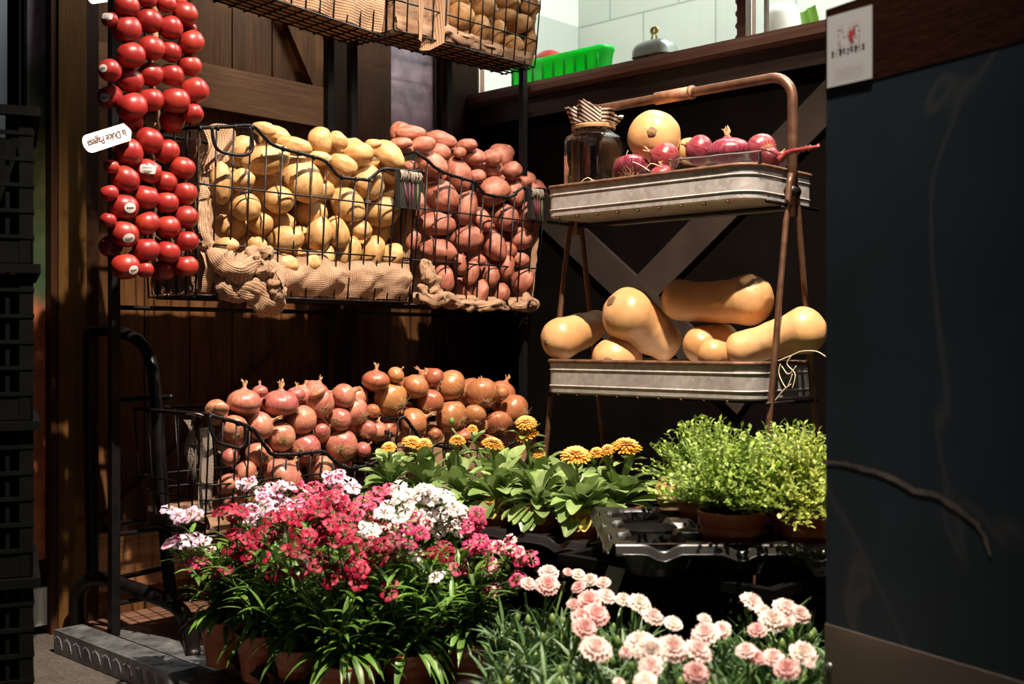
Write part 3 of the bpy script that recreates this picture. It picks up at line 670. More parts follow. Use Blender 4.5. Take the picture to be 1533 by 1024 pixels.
def folds(mb, path, w, seed, nf=3.0, amp=0.010, uvs=(2, 0.7)):
    """a scrunched roll of cloth following a path"""
    P = smooth_path(path, 8); N = len(P)
    def f(u, v):
        i = min(N-2, int(u*(N-1))); t = u*(N-1)-i; c = P[i].lerp(P[i+1], t); tg = (P[i+1]-P[i]).normalized()
        a = tg.orthogonal().normalized(); a = Vector((1, 0, 0)); a = (a-tg*a.dot(tg)).normalized(); b_ = tg.cross(a); th = 2*math.pi*v
        env = min(1, math.sin(math.pi*min(max(u, 0.02), 0.98))*2.2+0.15)
        r = w*env*(1+0.38*fbm((u*5+seed, math.cos(th)*0.9, math.sin(th)*0.9), 1.1))+amp*env*(0.45*math.sin(nf*2*math.pi*u+3*fbm((u*3, th, seed), 0.7)+th)+0.35*fbm((u*14+seed, math.cos(th)*1.5, math.sin(th)), 1.0))
        return c+(a*math.cos(th)*0.75+b_*math.sin(th))*r
    mb.grid(f, N*2, 20, uvs=uvs)
mb = liner(b_yel, '', 0.085, 0.26, hleft=0.30, bulge=0.026, seed=2)
o = mb.build('burlap_liner', M['burlap']); tag(o, 'tan burlap liner inside the basket of yellow potatoes', 'cloth', 'burlap basket liners')
mb = MB()
X1 = XF+0.004
folds(mb, [PX(312, 372, X1-.02), PX(330, 392, X1-.01), PX(352, 402, X1), PX(380, 392, X1), PX(398, 400, X1), PX(412, 425, X1+.01), PX(418, 445, X1+.01)], 0.024, 3, amp=0.012)
folds(mb, [PX(322, 415, X1-.03), PX(345, 430, X1-.02), PX(375, 438, X1-.01), PX(405, 452, X1-.01), PX(425, 458, X1-.01)], 0.026, 7, amp=0.012)
folds(mb, [PX(368, 388, X1), PX(385, 378, X1+.008), PX(400, 384, X1+.01), PX(396, 402, X1+.012), PX(380, 408, X1+.01)], 0.014, 11)
folds(mb, [PX(398, 405, X1+.01), PX(412, 420, X1+.014), PX(420, 436, X1+.014), PX(405, 446, X1+.01)], 0.015, 15)
mb.build('scrunched_corner', M['burlap'], o)
mb = MB()
folds(mb, [PX(306, 275, X1-.05), PX(303, 310, X1-.04), PX(305, 345, X1-.03), PX(314, 375, X1-.02)], 0.012, 21, amp=0.004, uvs=(1, .4))
def flap(u, v):
    p = PX(303+u*46+6*math.sin(v*5), 192+v*78*(1-0.35*u)-8*math.sin(u*3), XF-0.055); p.x += 0.010*math.sin(u*9+v*4)*(0.4+v); return p
mb.grid(flap, 20, 20, uvs=(0.4, 0.5))
for k in range(22):
    q = PX(300+random.random()*10, 225+random.random()*45, XF-0.045); mb.tube([q, q+Vector((0.004, -0.012+random.random()*0.01, -0.012)), q+Vector((0.006, -0.012, -0.026-random.random()*0.02))], 0.0006, 3)
mb.build('frayed_corner', M['burlap'], o)
mb = liner(b_red, '', 0.020, 0.26, seed=5, bulge=0.012)
o = mb.build('burlap_liner', M['burlap']); tag(o, 'tan burlap liner inside the basket of red potatoes', 'cloth', 'burlap basket liners')
mb = MB()
folds(mb, [PX(633, 388, X1-.02), PX(640, 405, X1-.01), PX(648, 425, X1-.005), PX(655, 440, X1), PX(647, 460, X1)], 0.018, 4)
folds(mb, [PX(628, 425, X1-.02), PX(634, 440, X1-.01), PX(648, 452, X1), PX(662, 446, X1), PX(690, 455, X1-.01)], 0.013, 9)
folds(mb, [PX(664, 458, X1-.02), PX(690, 454, X1-.01), PX(712, 460, X1-.01), PX(740, 456, X1-.01), PX(762, 462, X1-.01)], 0.011, 13)
folds(mb, [PX(762, 448, X1-.02), PX(770, 458, X1-.01), PX(782, 456, X1), PX(792, 448, X1), PX(798, 458, X1-.01), PX(785, 466, X1-.01)], 0.013, 17)
mb.build('scrunched_edge', M['burlap'], o)
mb = liner(b_tr, '', 0.03, 0.22, seed=8, bulge=0.006)
o = mb.build('burlap_liner', M['burlap']); tag(o, 'tan burlap liner drooping in the basket of brown potatoes', 'cloth', 'burlap basket liners')
mb = MB()
def drape(u, v):
    px = 622+u*52; py = -40+v*(100+8*math.sin(u*5))+8*math.sin(u*3); p = PX(px, py, XF-0.022); p.x += 0.012*math.sin(u*9+v*2)+0.006*math.sin(u*21); return p
mb.grid(drape, 30, 24, uvs=(0.7, 0.9)); 
folds(mb, [PX(655, 46, XF-.02), PX(680, 52, XF-.02), PX(710, 64, XF-.03), PX(735, 74, XF-.03), PX(752, 78, XF-.03)], 0.014, 19)
mb.build('draped_fold', M['burlap'], o)
mb = liner(b_tl, '', 0.13, 0.22, seed=11, bulge=0.016)
o = mb.build('burlap_liner', M['burlap']); tag(o, 'tan burlap liner filling the top left wire basket', 'cloth', 'burlap basket liners')
mb = liner(b_on, '', 0.03, 0.03, seed=14, hleft=0.02)
o = mb.build('burlap_liner', M['burlap']); tag(o, 'tan burlap liner of the basket with small pink onions, frayed at its left end', 'cloth', 'burlap basket liners')
mb = MB()
def hang(u, v):   # cloth folded out over the left end of the onion basket
    px = 338-u*20-v*38-6*math.sin(v*3+u*4); py = 606+v*22+u*8*math.sin(v*5); p = PX(px, py, XO-0.10+u*0.09)
    return p
mb.grid(hang, 18, 12, uvs=(0.5, 0.4))
def hang2(u, v):
    px = 274+u*14+4*math.sin(v*6+u*3)+v*12; py = 628+v*(70-20*u); p = PX(px, py, XO-0.06); p.x += 0.008*math.sin(u*6+v*7); return p
mb.grid(hang2, 12, 18, uvs=(0.3, 0.6))
def strip(u, v):
    p = PX(298+u*20, 640+v*125, XO-0.04); p.x += 0.004*math.sin(u*5+v*6); return p
mb.grid(strip, 8, 24, uvs=(0.25, 1.2))
for k in range(26):
    q = PX(280+random.random()*14, 665+random.random()*20, XO-0.05); mb.tube([q, q+Vector((0.005, random.uniform(-.008, .008), -0.02)), q+Vector((0.004, random.uniform(-.012, .012), -0.04-random.random()*0.03))], 0.0007, 3)
mb.build('frayed_corner', M['greyburlap'], o)
mb = liner(b_on2, '', 0.03, 0.16, seed=17)
o = mb.build('burlap_liner', M['burlap']); tag(o, 'tan burlap liner under the large brown onions', 'cloth', 'burlap basket liners')
# price tag holders on the right corners of two baskets
def tagholder(p0, w, h, label):
    r = empty('tag_holder', p0); tag(r, label, 'tag')
    mb = MB(); mb.box((-0.002, 0, -h), (0.004, 0.010, 0.004)); mb.build('black_clip', M['blackplastic'], r, smooth=False)
    mb = MB(); mb.grid(lambda u, v: (0.001+0.003*math.sin(v*3), 0.010+u*w, -v*h), 10, 10); mb.grid(lambda u, v: (0.0, 0.010+w-u*w, -v*h), 10, 10); mb.build('printed_card', M['darkcard'], r)
    mb = MB()
    for k in range(40):
        y = 0.010+random.random()*w; mb.tube([(0.004, y, 0.003), (0.009, y+random.uniform(-.004, .004), -0.006), (0.006, y+random.uniform(-.006, .006), -0.012-random.random()*0.012)], 0.0011, 4)
    mb.build('frayed_cord', M['twine'], r)
    for k, (y0, y1, m_) in enumerate(((0.2, 0.35, 'radish'), (0.45, 0.4, 'radish'), (0.62, 0.55, 'radish'), (0.85, 0.78, 'leafprint'))):
        mb = MB(); mb.tube([(0.0052, 0.010+w*y0, -h*0.28), (0.0062, 0.010+w*(y0*0.6+y1*0.4), -h*0.6), (0.0060, 0.010+w*y1, -h*0.92)], [0.0012, 0.0026, 0.0009], 5); mb.build('printed_stalk', M[m_], r)
M['darkcard'] = plain('dark_printed_card', (0.025, 0.022, 0.02), 0.5)
M['twine'] = plain('grey_twine', (0.26, 0.22, 0.17), 0.9)
M['radish'] = plain('magenta_print', (0.13, 0.02, 0.035), 0.6)
M['leafprint'] = plain('green_print', (0.10, 0.11, 0.03), 0.6)
tagholder(PX(592, 256, XF+0.010), 0.062, 0.082, 'dark printed card with frayed cord between the yellow and red potato baskets')
tagholder(PX(790, 283, XF+0.010), 0.045, 0.075, 'dark printed card with frayed cord at the right corner of the red potato basket')

# ================================================================== VEGETABLES IN THE BASKETS
VIEW = -FWD
potato_shapes = []
for k in range(7):
    def pf(p, th, ph, k=k):
        q = Vector((p.x*(1+0.10*p.z*math.sin(k)), p.y, p.z))
        q.y += 0.12*math.sin(k*2.1)*p.x*p.x; q *= (1+0.04*(abs(p.x)**3)); return q
    potato_shapes.append(blob(1, 1, 1, k+1, 0.11, 0.9, 30, 20, pf).mesh('potato_shape', [M['potato']]))
def spheres_of(c, L, a, b):
    if a < b*1.12: return [(c, (a+b)/2)]
    e = a-b*0.95
    return [(c-L*e, b*0.9), (c-L*e*0.4, b*0.98), (c+L*e*0.4, b*0.98), (c+L*e, b*0.9)]
def drop(items, ox, oy, sc, xlim, make, placed, xback=-2.16, slack=0.93, step=0.004, zmin=None):
    """items in front-to-back order as (x, y, a, b, angle) measured on a crop of the photo: each one slides back along its sight line until it is
    behind the front wires and touches nothing placed before"""
    out = []
    for it in items:
        x, y, a, b, ang = it[:5]; px = ox+x/sc; py = oy+y/sc; apx = a/sc; bpx = b/sc
        L0 = (RIGHT*math.cos(math.radians(ang))+UP*math.sin(math.radians(ang)))
        r = ray(px, py); d = (xlim+0.0)/r.x
        dmax = xback/r.x
        while True:
            am = apx*d/FPX; bm = bpx*d/FPX; c = CAMP+r*d
            # keep clear of the front plane
            ext = max(bm, am*abs((L0).x)); 
            if c.x+ext > xlim: d += step; continue
            sp = spheres_of(c, L0, am, bm); hit = False
            for (q, rr) in sp:
                for (p2, r2) in placed:
                    if (q-p2).length < (rr+r2)*slack: hit = True; break
                if hit: break
            if not hit or d > dmax: break
            d += step
        placed += sp
        out.append((make(c, L0, am, bm, it), px, py, it))
    return out
def fill(res, items, ox, oy, sc, xlim, make, placed, n, size, xback, seed):
    rs = random.Random(seed); out = []; tries = 0
    while len(out) < n and tries < n*30:
        tries += 1; it = rs.choice(items); ang = rs.uniform(0, 180); a = size*rs.uniform(0.85, 1.15); b = a*rs.uniform(0.72, 0.95)
        x = it[0]+rs.uniform(-1, 1)*it[2]*0.9; y = it[1]+rs.uniform(-0.2, 1)*it[3]
        px = ox+x/sc; py = oy+y/sc; r = ray(px, py); L0 = RIGHT*math.cos(math.radians(ang))+UP*math.sin(math.radians(ang)); d = xlim/r.x; ok = False
        while d < xback/r.x:
            am = a/sc*d/FPX; bm = b/sc*d/FPX; c = CAMP+r*d; sp = spheres_of(c, L0, am, bm)
            if c.x+am > xlim or any((q-p2).length < (rr+r2)*0.86 for q, rr in sp for p2, r2 in placed): d += 0.006; continue
            ok = True; break
        if ok: placed += sp; out.append((make(c, L0, am, bm, (x, y, a, b, ang)), px, py, (x, y, a, b, ang)))
    return res+out
def word_size(a, lo, hi): return 'small' if a < lo else ('large' if a > hi else 'medium')
def mk_potato(name, mat, cat):
    protos = []
    for me in potato_shapes:
        m2 = me.copy(); m2.materials.clear(); m2.materials.append(mat); protos.append(m2)
    def f(c, L, a, b, it):
        o = link(name, random.choice(protos)); Lx = L + FWD*random.uniform(-0.15, 0.15); Lx.normalize()
        R = basis(Lx, VIEW) @ Matrix.Rotation(random.uniform(0, 6.28), 3, 'X')
        o.matrix_world = Matrix.Translation(c) @ R.to_4x4() @ Matrix.Diagonal((a, b, b*0.97, 1)); o['category'] = 'potato'; o['group'] = cat; return o
    return f
def shape_word(it):
    a, b, ang = it[2:5]
    if a < b*1.18: return 'round'
    ang = ang % 180
    return 'upright oval' if 60 < ang < 120 else ('lying oval' if ang < 22 or ang > 158 else 'tilted oval')
YEL = [(515,350,122,96,-52),(405,445,75,70,0),(440,635,85,68,0),(603,612,88,62,80),(690,600,78,55,-75),(735,470,97,76,-45),(905,505,85,72,20),(830,360,92,78,-60),
 (855,700,85,58,75),(950,715,66,60,45),(740,705,88,58,65),(548,740,60,52,-20),(640,730,64,42,80),(430,752,72,48,-10),(305,665,46,43,0),(245,480,72,70,0),(172,572,78,70,0),
 (390,560,94,65,5),(230,347,62,56,0),(350,380,76,64,30),(130,365,100,55,90),(345,250,112,78,12),(225,210,78,72,20),(655,340,92,78,-10),(710,275,72,52,-20),(780,220,80,57,0),
 (480,190,86,47,-10),(405,140,74,46,-25),(335,108,60,36,-10),(608,160,66,58,-80),(690,160,50,40,-50),(740,185,60,36,5),(930,230,92,60,-32),(920,315,70,52,-30),(945,400,82,50,-80),
 (1005,440,50,44,0),(560,510,82,66,0),(800,590,54,50,0),(895,600,55,50,70),(265,655,60,50,0),(510,610,50,46,0),(160,665,55,40,0),(600,245,62,34,-5),(855,266,34,30,0),(860,178,40,24,0),
 (450,700,70,50,0),(660,460,70,60,0),(320,560,60,55,0),(820,680,60,50,0),(700,545,60,50,0),(480,270,70,60,0)]
placed = []
res = drop(YEL, 290, 160, 3.2, XF-0.016, mk_potato('yellow_potato', M['potato'], 'yellow potatoes in the wire basket'), placed)
res = fill(res, YEL, 290, 160, 3.2, XF-0.016, mk_potato('yellow_potato', M['potato'], 'yellow potatoes in the wire basket'), placed, 26, 72, -2.15, 1)
rows_label([(o, px, py, shape_word(it)) for o, px, py, it in res], 9, '{w} yellow potato, {side} in the {row}')
RED = [(275,385,96,75,-40),(245,530,100,62,0),(255,665,100,62,-10),(405,605,86,66,10),(545,640,86,60,-60),(535,365,90,78,10),(397,445,90,64,80),(480,505,66,46,-60),(600,495,80,70,-40),
 (675,605,66,62,0),(725,500,82,56,-70),(225,225,88,62,-30),(365,278,92,66,-70),(180,125,66,44,10),(260,160,62,44,-15),(275,98,78,44,-20),(120,65,76,40,0),(68,118,60,30,0),(80,155,52,34,0),
 (335,175,42,34,0),(368,165,34,30,0),(405,128,54,34,0),(440,187,64,46,-15),(535,190,50,42,-20),(538,250,54,42,0),(637,258,52,50,0),(440,240,54,38,0),(460,285,42,34,0),(650,368,74,46,-75),
 (700,315,38,32,0),(735,360,48,42,0),(155,430,66,42,85),(125,615,60,36,85),(370,735,56,36,-80),(428,780,62,42,80),(288,808,76,54,-85),(387,866,66,48,-70),(475,882,70,42,80),(527,795,60,48,-80),
 (580,888,58,46,80),(690,825,76,58,75),(610,752,60,38,80),(680,712,44,38,0),(450,715,54,36,0),(118,235,38,30,0),(340,520,60,50,0),(500,560,60,50,0),(330,630,50,45,0),(610,560,60,50,0),(470,430,60,50,0),(690,420,60,50,0),(600,670,60,50,0)]
placed = []
res = drop(RED, 580, 180, 3.41, XF-0.016, mk_potato('red_potato', M['red_potato'], 'red potatoes in the wire basket'), placed)
res = fill(res, RED, 580, 180, 3.41, XF-0.016, mk_potato('red_potato', M['red_potato'], 'red potatoes in the wire basket'), placed, 24, 70, -2.15, 2)
rows_label([(o, px, py, shape_word(it)) for o, px, py, it in res], 9, '{w} red potato, {side} in the {row}')
BRO = [(1110,72,63,60,20),(1190,120,60,46,75),(1330,190,50,44,0),(1268,138,56,36,80),(1358,100,54,40,15),(1403,190,62,30,82),(1210,28,52,48,0),(1300,68,52,34,0),(1405,32,42,38,0),(1310,10,52,30,0),(1085,-2,62,36,0),(1150,-30,60,40,0),(1380,-30,55,40,0),(1240,-45,60,40,10)]
placed = []
res = drop(BRO, 290, 0, 2.787, XF-0.016, mk_potato('brown_potato', M['brown_potato'], 'brown potatoes in the top basket'), placed)
rows_label([(o, px, py, shape_word(it)) for o, px, py, it in res], 4, '{w} brown potato up high, {side} in the {row}')
# onions ---------------------------------------------------------------------
def onion_mesh(mat, seed, neck=0.45):
    prof = []
    for i in range(17):
        a = -math.pi/2+math.pi*i/16*0.93; r = math.cos(a); z = math.sin(a)
        z = z*0.92 if z < 0 else z*0.98
        prof.append((max(0.001, r)*(1.0), z))
    prof += [(0.17, 1.03), (0.11, 1.12), (0.08, 1.20)]
    mb = MB(); mb.lathe(prof, 32)
    mb.v = [tuple(Vector(v)*(1+0.035*fbm(Vector(v)+Vector((seed, 0, 0)), 1.2))) for v in mb.v]
    return mb.mesh('onion_shape', [mat])
def neck_mesh(seed, big=1.35):
    random.seed(seed); mb = MB()
    for k in range(7):
        a = random.random()*6.28; dx = Vector((math.cos(a), math.sin(a), 0)); h = random.uniform(0.16, 0.34)*big
        mb.tube([dx*0.07+Vector((0,0,1.05)), dx*0.05+Vector((0,0,1.2)), dx*(0.06+0.1*random.random())+Vector((0,0,1.18+h*0.6)), dx*(0.05+0.2*random.random())+Vector((0,0,1.18+h))], [0.07, 0.06, 0.035, 0.012], 6)
    return mb.mesh('neck_shape', [M['dryskin']])
def root_mesh(seed, n=40, L=0.36):
    random.seed(seed); mb = MB()
    for k in range(n):
        a = random.random()*6.28; r = random.random()*0.16; p = Vector((math.cos(a)*r, math.sin(a)*r, -0.90)); q = p+Vector((math.cos(a)*0.12, math.sin(a)*0.12, -0.07)); e = q+Vector((random.uniform(-L, L), random.uniform(-L, L), random.uniform(-0.10, 0.14)))
        mb.tube([p, q, e], [0.020, 0.015, 0.007], 3)
    mb.lathe([(0.001, -0.95), (0.12, -0.94), (0.16, -0.90)], 10)
    return mb.mesh('root_shape', [M['roots']])
necks = [neck_mesh(i) for i in range(4)]; bignecks = [neck_mesh(9+i, 2.0) for i in range(2)]; rootm = [root_mesh(20+i) for i in range(4)]; bigroots = [root_mesh(40+i, 60, 0.5) for i in range(2)]
random.seed(11)
def mk_onion(name, mat, group, cat='onion'):
    protos = [onion_mesh(mat, i*3.3) for i in range(4)]
    def f(c, L, a, b, it):
        o = link(name, random.choice(protos)); face = it[5] if len(it) > 5 else ''
        if face == 'root': Z = (UP*0.15+RIGHT*random.uniform(-.3, .3)+FWD*0.9)
        elif face == 'neckcam': Z = (UP*0.5+RIGHT*random.uniform(-.3, .3)-FWD*0.8)
        elif face == 'up': Z = UP+RIGHT*random.uniform(-.12, .12)
        elif face == 'right': Z = RIGHT+UP*0.45
        elif face == 'left': Z = -RIGHT+UP*0.4
        elif face == 'rootlow': Z = UP*0.6+FWD*0.6+RIGHT*random.uniform(-.5, .3)
        elif face == 'rootright': Z = -RIGHT*0.8+UP*0.4+FWD*0.5
        else: Z = UP*random.uniform(0.2, 1)+RIGHT*random.uniform(-1, 1)+FWD*random.uniform(-0.3, 0.6)
        Z.normalize(); m = (a+b)/2 if abs(Z.z) < 0.7 else a
        X = Z.orthogonal().normalized(); Rm = basis(X, Z)
        o.matrix_world = Matrix.Translation(c) @ Rm.to_4x4() @ Matrix.Diagonal((m, m, (b if abs(Z.z) >= 0.7 else m*0.93), 1))
        n_ = link('dry_neck', random.choice(bignecks if face in ('up', 'right') else necks), o)
        r_ = link('dry_roots', random.choice(bigroots if face in ('root', 'rootlow', 'rootright') else rootm), o)
        o['category'] = cat; o['group'] = group; return o
    return f
def ow(it, cname):
    f = it[5] if len(it) > 5 else ''
    return cname+{'root': ' roots forward', 'rootlow': ' with shaggy roots', 'rootright': ' with side roots', 'up': ' neck up', 'right': ' with dry neck'}.get(f, '')
SHA = [(755,805,162,116,0,''),(915,610,118,102,0,'root'),(1165,590,122,112,0,'root'),(1025,765,112,100,0,'left'),(585,650,100,84,0,'rootright'),(745,530,108,98,90,'root'),(890,410,112,100,0,'neckcam'),
 (600,455,112,92,0,'right'),(420,470,100,92,0,''),(740,300,130,96,0,'up'),(490,288,120,92,0,'up'),(305,340,80,48,0,''),(1155,410,92,76,0,'root'),(1350,480,70,68,0,'rootlow'),(1265,355,116,80,0,'rootright'),
 (1020,300,120,80,0,''),(1185,245,102,74,0,'right'),(390,670,70,62,0,'left'),(380,860,84,72,0,''),(385,965,62,48,0,''),(1030,490,56,52,0,''),(1060,390,62,60,0,''),(500,780,90,82,0,''),(600,215,56,44,0,'up'),(850,235,66,50,0,'up'),(1000,225,66,36,0,''),
 (1320,620,60,55,0,''),(680,690,70,60,0,''),(850,700,70,60,0,''),(980,880,90,70,0,''),(620,960,90,70,0,''),(1180,730,80,60,0,''),(800,960,90,60,0,'')]
placed = []
res = drop(SHA, 260, 540, 4.653, XO-0.016, mk_onion('pink_onion', M['shallot'], 'small pink onions in the left low basket'), placed, xback=-2.20, slack=0.9)
res = fill(res, SHA[:26], 260, 540, 4.653, XO-0.016, mk_onion('pink_onion', M['shallot'], 'small pink onions in the left low basket'), placed, 24, 92, -2.20, 3)
rows_label([(o, px, py, ow(it, 'pink onion')) for o, px, py, it in res], 7, '{w}, {side} of the {row}')
BON = [(815,385,130,106,0,'rootright'),(550,430,115,96,0,'right'),(375,490,106,62,0,''),(385,412,78,50,0,''),(1140,440,106,76,0,'rootlow'),(1255,340,118,96,0,'rootright'),(980,380,82,68,0,'rootlow'),(1030,228,118,102,0,'rootlow'),
 (670,290,110,86,0,'rootlow'),(395,265,136,110,0,'rootright'),(810,175,116,112,0,''),(1170,225,50,52,0,''),(290,140,100,74,0,'up'),(570,180,92,82,0,''),(700,512,62,32,0,''),(270,350,44,60,0,''),(1025,455,56,50,0,''),(700,120,80,60,0,''),(430,100,70,50,0,''),(900,520,80,50,0,''),(1100,540,90,50,0,'')]
placed2 = list(placed)
res = drop(BON, 500, 540, 4.653, XO-0.016, mk_onion('brown_onion', M['onion'], 'large brown onions in the right low basket'), placed2, xback=-2.20, slack=0.9)
res = fill(res, BON, 500, 540, 4.653, XO-0.016, mk_onion('brown_onion', M['onion'], 'large brown onions in the right low basket'), placed2, 18, 95, -2.20, 4)
rows_label([(o, px, py, ow(it, 'brown onion')) for o, px, py, it in res], 6, '{w}, {side} of the {row}')

# ================================================================== HANGING TOMATOES
tom = []
for k in range(4):
    def tf(p, th, ph, k=k):
        lob = 1+0.025*math.cos(4*th+k)*math.sin(ph); q = Vector((p.x*lob, p.y*lob, p.z*0.94*(1-0.10*math.exp(-((1-abs(p.z))*7)**2)))); return q
    tom.append(blob(1, 1, 1, k+5, 0.035, 0.8, 28, 20, tf).mesh('tomato_shape', [M['tomato']]))
# crop origin (0, 0) and (0, 150), scale 3.4125
TU = [(645,150,76,68),(668,285,72,68),(660,410,71,64),(672,545,76,70),(645,30,72,52),(758,105,62,70),(772,245,60,68),(770,380,56,66),(772,512,58,68),(868,142,64,62),(868,265,54,60),(878,385,60,60),(896,515,70,68),
 (943,72,60,66),(975,218,62,66),(967,335,60,56),(995,465,66,74),(985,580,52,50),(878,618,62,60),(672,620,70,50),(562,495,52,72),(560,360,50,62),(848,20,52,48),(755,0,50,38),(560,100,36,44),(910,10,40,40),(965,150,40,40)]
TL = [(653,268,76,70,),(638,405,74,68),(632,548,75,66),(632,684,76,66),(640,852,72,66),(760,208,66,72),(758,364,62,68),(745,495,62,64),(750,630,61,64),(745,762,62,66),(850,262,60,66),(845,418,52,60),(850,524,56,60),
 (858,648,58,60),(856,775,58,60),(932,350,61,60),(940,474,64,64),(950,598,60,58),(955,720,54,58),(948,848,56,62),(830,870,56,54),(740,865,40,46),(565,745,50,62),(552,612,28,50),(558,475,38,50),(568,340,34,44),(700,800,50,40)]
def mk_tom(group):
    def f(c, L, a, b, it):
        o = link('tomato', random.choice(tom)); Z = (UP*1.0+RIGHT*random.uniform(-.5, .5)+FWD*random.uniform(-0.4, 0.5)).normalized()
        R = basis(Z.orthogonal(), Z); o.matrix_world = Matrix.Translation(c) @ R.to_4x4() @ Matrix.Diagonal(((a+b)*.53, (a+b)*.53, (a+b)*.53, 1)); o['category'] = 'tomato'; o['group'] = group; return o
    return f
def tomlist(L): return [(x, y, a, b, 0) for x, y, a, b in L]
placed = []
XT = -1.885
resU = drop(tomlist(TU), 0, 0, 3.4125, XT, mk_tom('tomatoes on the upper hanging string'), placed, xback=-2.10, slack=0.93)
resL = drop(tomlist(TL), 0, 150, 3.4125, XT, mk_tom('tomatoes on the lower hanging string'), placed, xback=-2.10, slack=0.93)
rows_label([(o, px, py, 'red tomato') for o, px, py, it in resU], 6, '{w} on the upper hanging string, {side} in the {row}')
rows_label([(o, px, py, 'red tomato') for o, px, py, it in resL], 6, '{w} on the lower hanging string, {side} in the {row}')
# rope that carries them
mb = MB(); c0 = PX(232, -80, -1.98); c1 = PX(228, 400, -1.98)
pts = [Vector((c0.x+0.006*math.sin(i), (c0.y+c1.y)/2+0.006*math.cos(i*1.7), c0.z+(c1.z-c0.z)*i/14)) for i in range(15)]
mb.tube(pts, 0.006, 6)
for i in range(34):
    q = pts[i % 14].lerp(pts[i % 14+1], random.random()); a = random.random()*6.28; e = q+Vector((math.cos(a)*0.03, math.sin(a)*0.03, random.uniform(-.02, .02))); mb.tube([q, e], 0.0018, 4)
tag(mb.build('hanging_string', M['roots']), 'straw-coloured string carrying the two bunches of red tomatoes', 'string')
# stickers on tomatoes: small caps lying on the skin, as children
def sticker(target, px, py, rpx, kind):
    c = target[0].matrix_world.translation; a = max(target[0].matrix_world.to_scale()); r = ray(px, py); d = depth(c)
    # intersect the sight line with the tomato sphere
    o_ = CAMP-c; A = r.dot(r); B = 2*o_.dot(r); rad = a*1.0; C_ = o_.dot(o_)-rad*rad; disc = B*B-4*A*C_
    if disc < 0: hit = CAMP+r*d-FWD*a*0.8
    else: hit = CAMP+r*((-B-math.sqrt(disc))/(2*A))
    nrm = (hit-c).normalized(); X = (RIGHT-nrm*RIGHT.dot(nrm)).normalized(); Y = nrm.cross(X); R_ = rpx*d/FPX
    def lift(u, v, dz=0.0012):
        q = nrm*rad+X*u+Y*v; q = q.normalized()*(rad*1.0+dz); return c+q
    mb = MB(); nn = 18; vs = [lift(0, 0)]; fs = []
    for j in (0.5, 1.0):
        for k in range(nn):
            th = 2*math.pi*k/nn
            if kind == 'round': u, v = R_*j*math.cos(th), R_*j*math.sin(th)*0.85
            else:
                cu = math.copysign(abs(math.cos(th))**0.35, math.cos(th)); sv = math.copysign(abs(math.sin(th))**0.35, math.sin(th)); u, v = R_*j*cu, R_*0.55*j*sv
                u, v = u*math.cos(-0.1)-v*math.sin(-0.1), u*math.sin(-0.1)+v*math.cos(-0.1)
            vs.append(lift(u, v))
    for k in range(nn): fs.append((0, 1+k, 1+(k+1) % nn)); fs.append((1+k, 1+nn+k, 1+nn+(k+1) % nn, 1+(k+1) % nn))
    mb.add(vs, fs); inv = target[0].matrix_world.inverted()
    so = mb.build('round_sticker' if kind == 'round' else 'paper_sticker', M['stickerwhite']); so.data.transform(inv); so.parent = target[0]
    mb = MB(); rows = ((0.0, 0.62),) if kind == 'round' else ((0.18, 0.55), (-0.2, 0.45))
    for (vv, ww) in rows:
        nL = 9
        for i in range(nL):
            u0 = -ww+2*ww*i/nL; u1 = u0+2*ww/nL*0.72; h = 0.10*(1 if i % 3 else 1.6) if kind == 'round' else 0.045
            q = [lift(R_*u0, R_*(vv-h), 0.0018), lift(R_*u1, R_*(vv-h), 0.0018), lift(R_*u1, R_*(vv+h), 0.0018), lift(R_*u0, R_*(vv+h), 0.0018)]; mb.add(q, [(0, 1, 2, 3)])
    ko = mb.build('printed_lettering', M['greyink'] if kind != 'round' else M['ink']); ko.data.transform(inv); ko.parent = target[0]
    # lettering is a piece of the sticker
    ko.parent = so
bpy.context.view_layer.update()
def find(res, x, y): return min(res, key=lambda t_: (t_[1]-x)**2+(t_[2]-y)**2)
sticker(find(resL, 222, 257), 221, 253, 13, 'rect')
sticker(find(resL, 185, 310), 195, 311, 9.2, 'round')
sticker(find(resL, 185, 350), 193, 357, 9.2, 'round')
sticker(find(resL, 187, 400), 200, 404, 8, 'round')
sticker(find(resU, 165, 145), 156, 146, 8, 'round')
sticker(find(resU, 164, 105), 154, 102, 7, 'round')
sticker(find(resU, 164, 29), 160, 24, 9, 'rect')
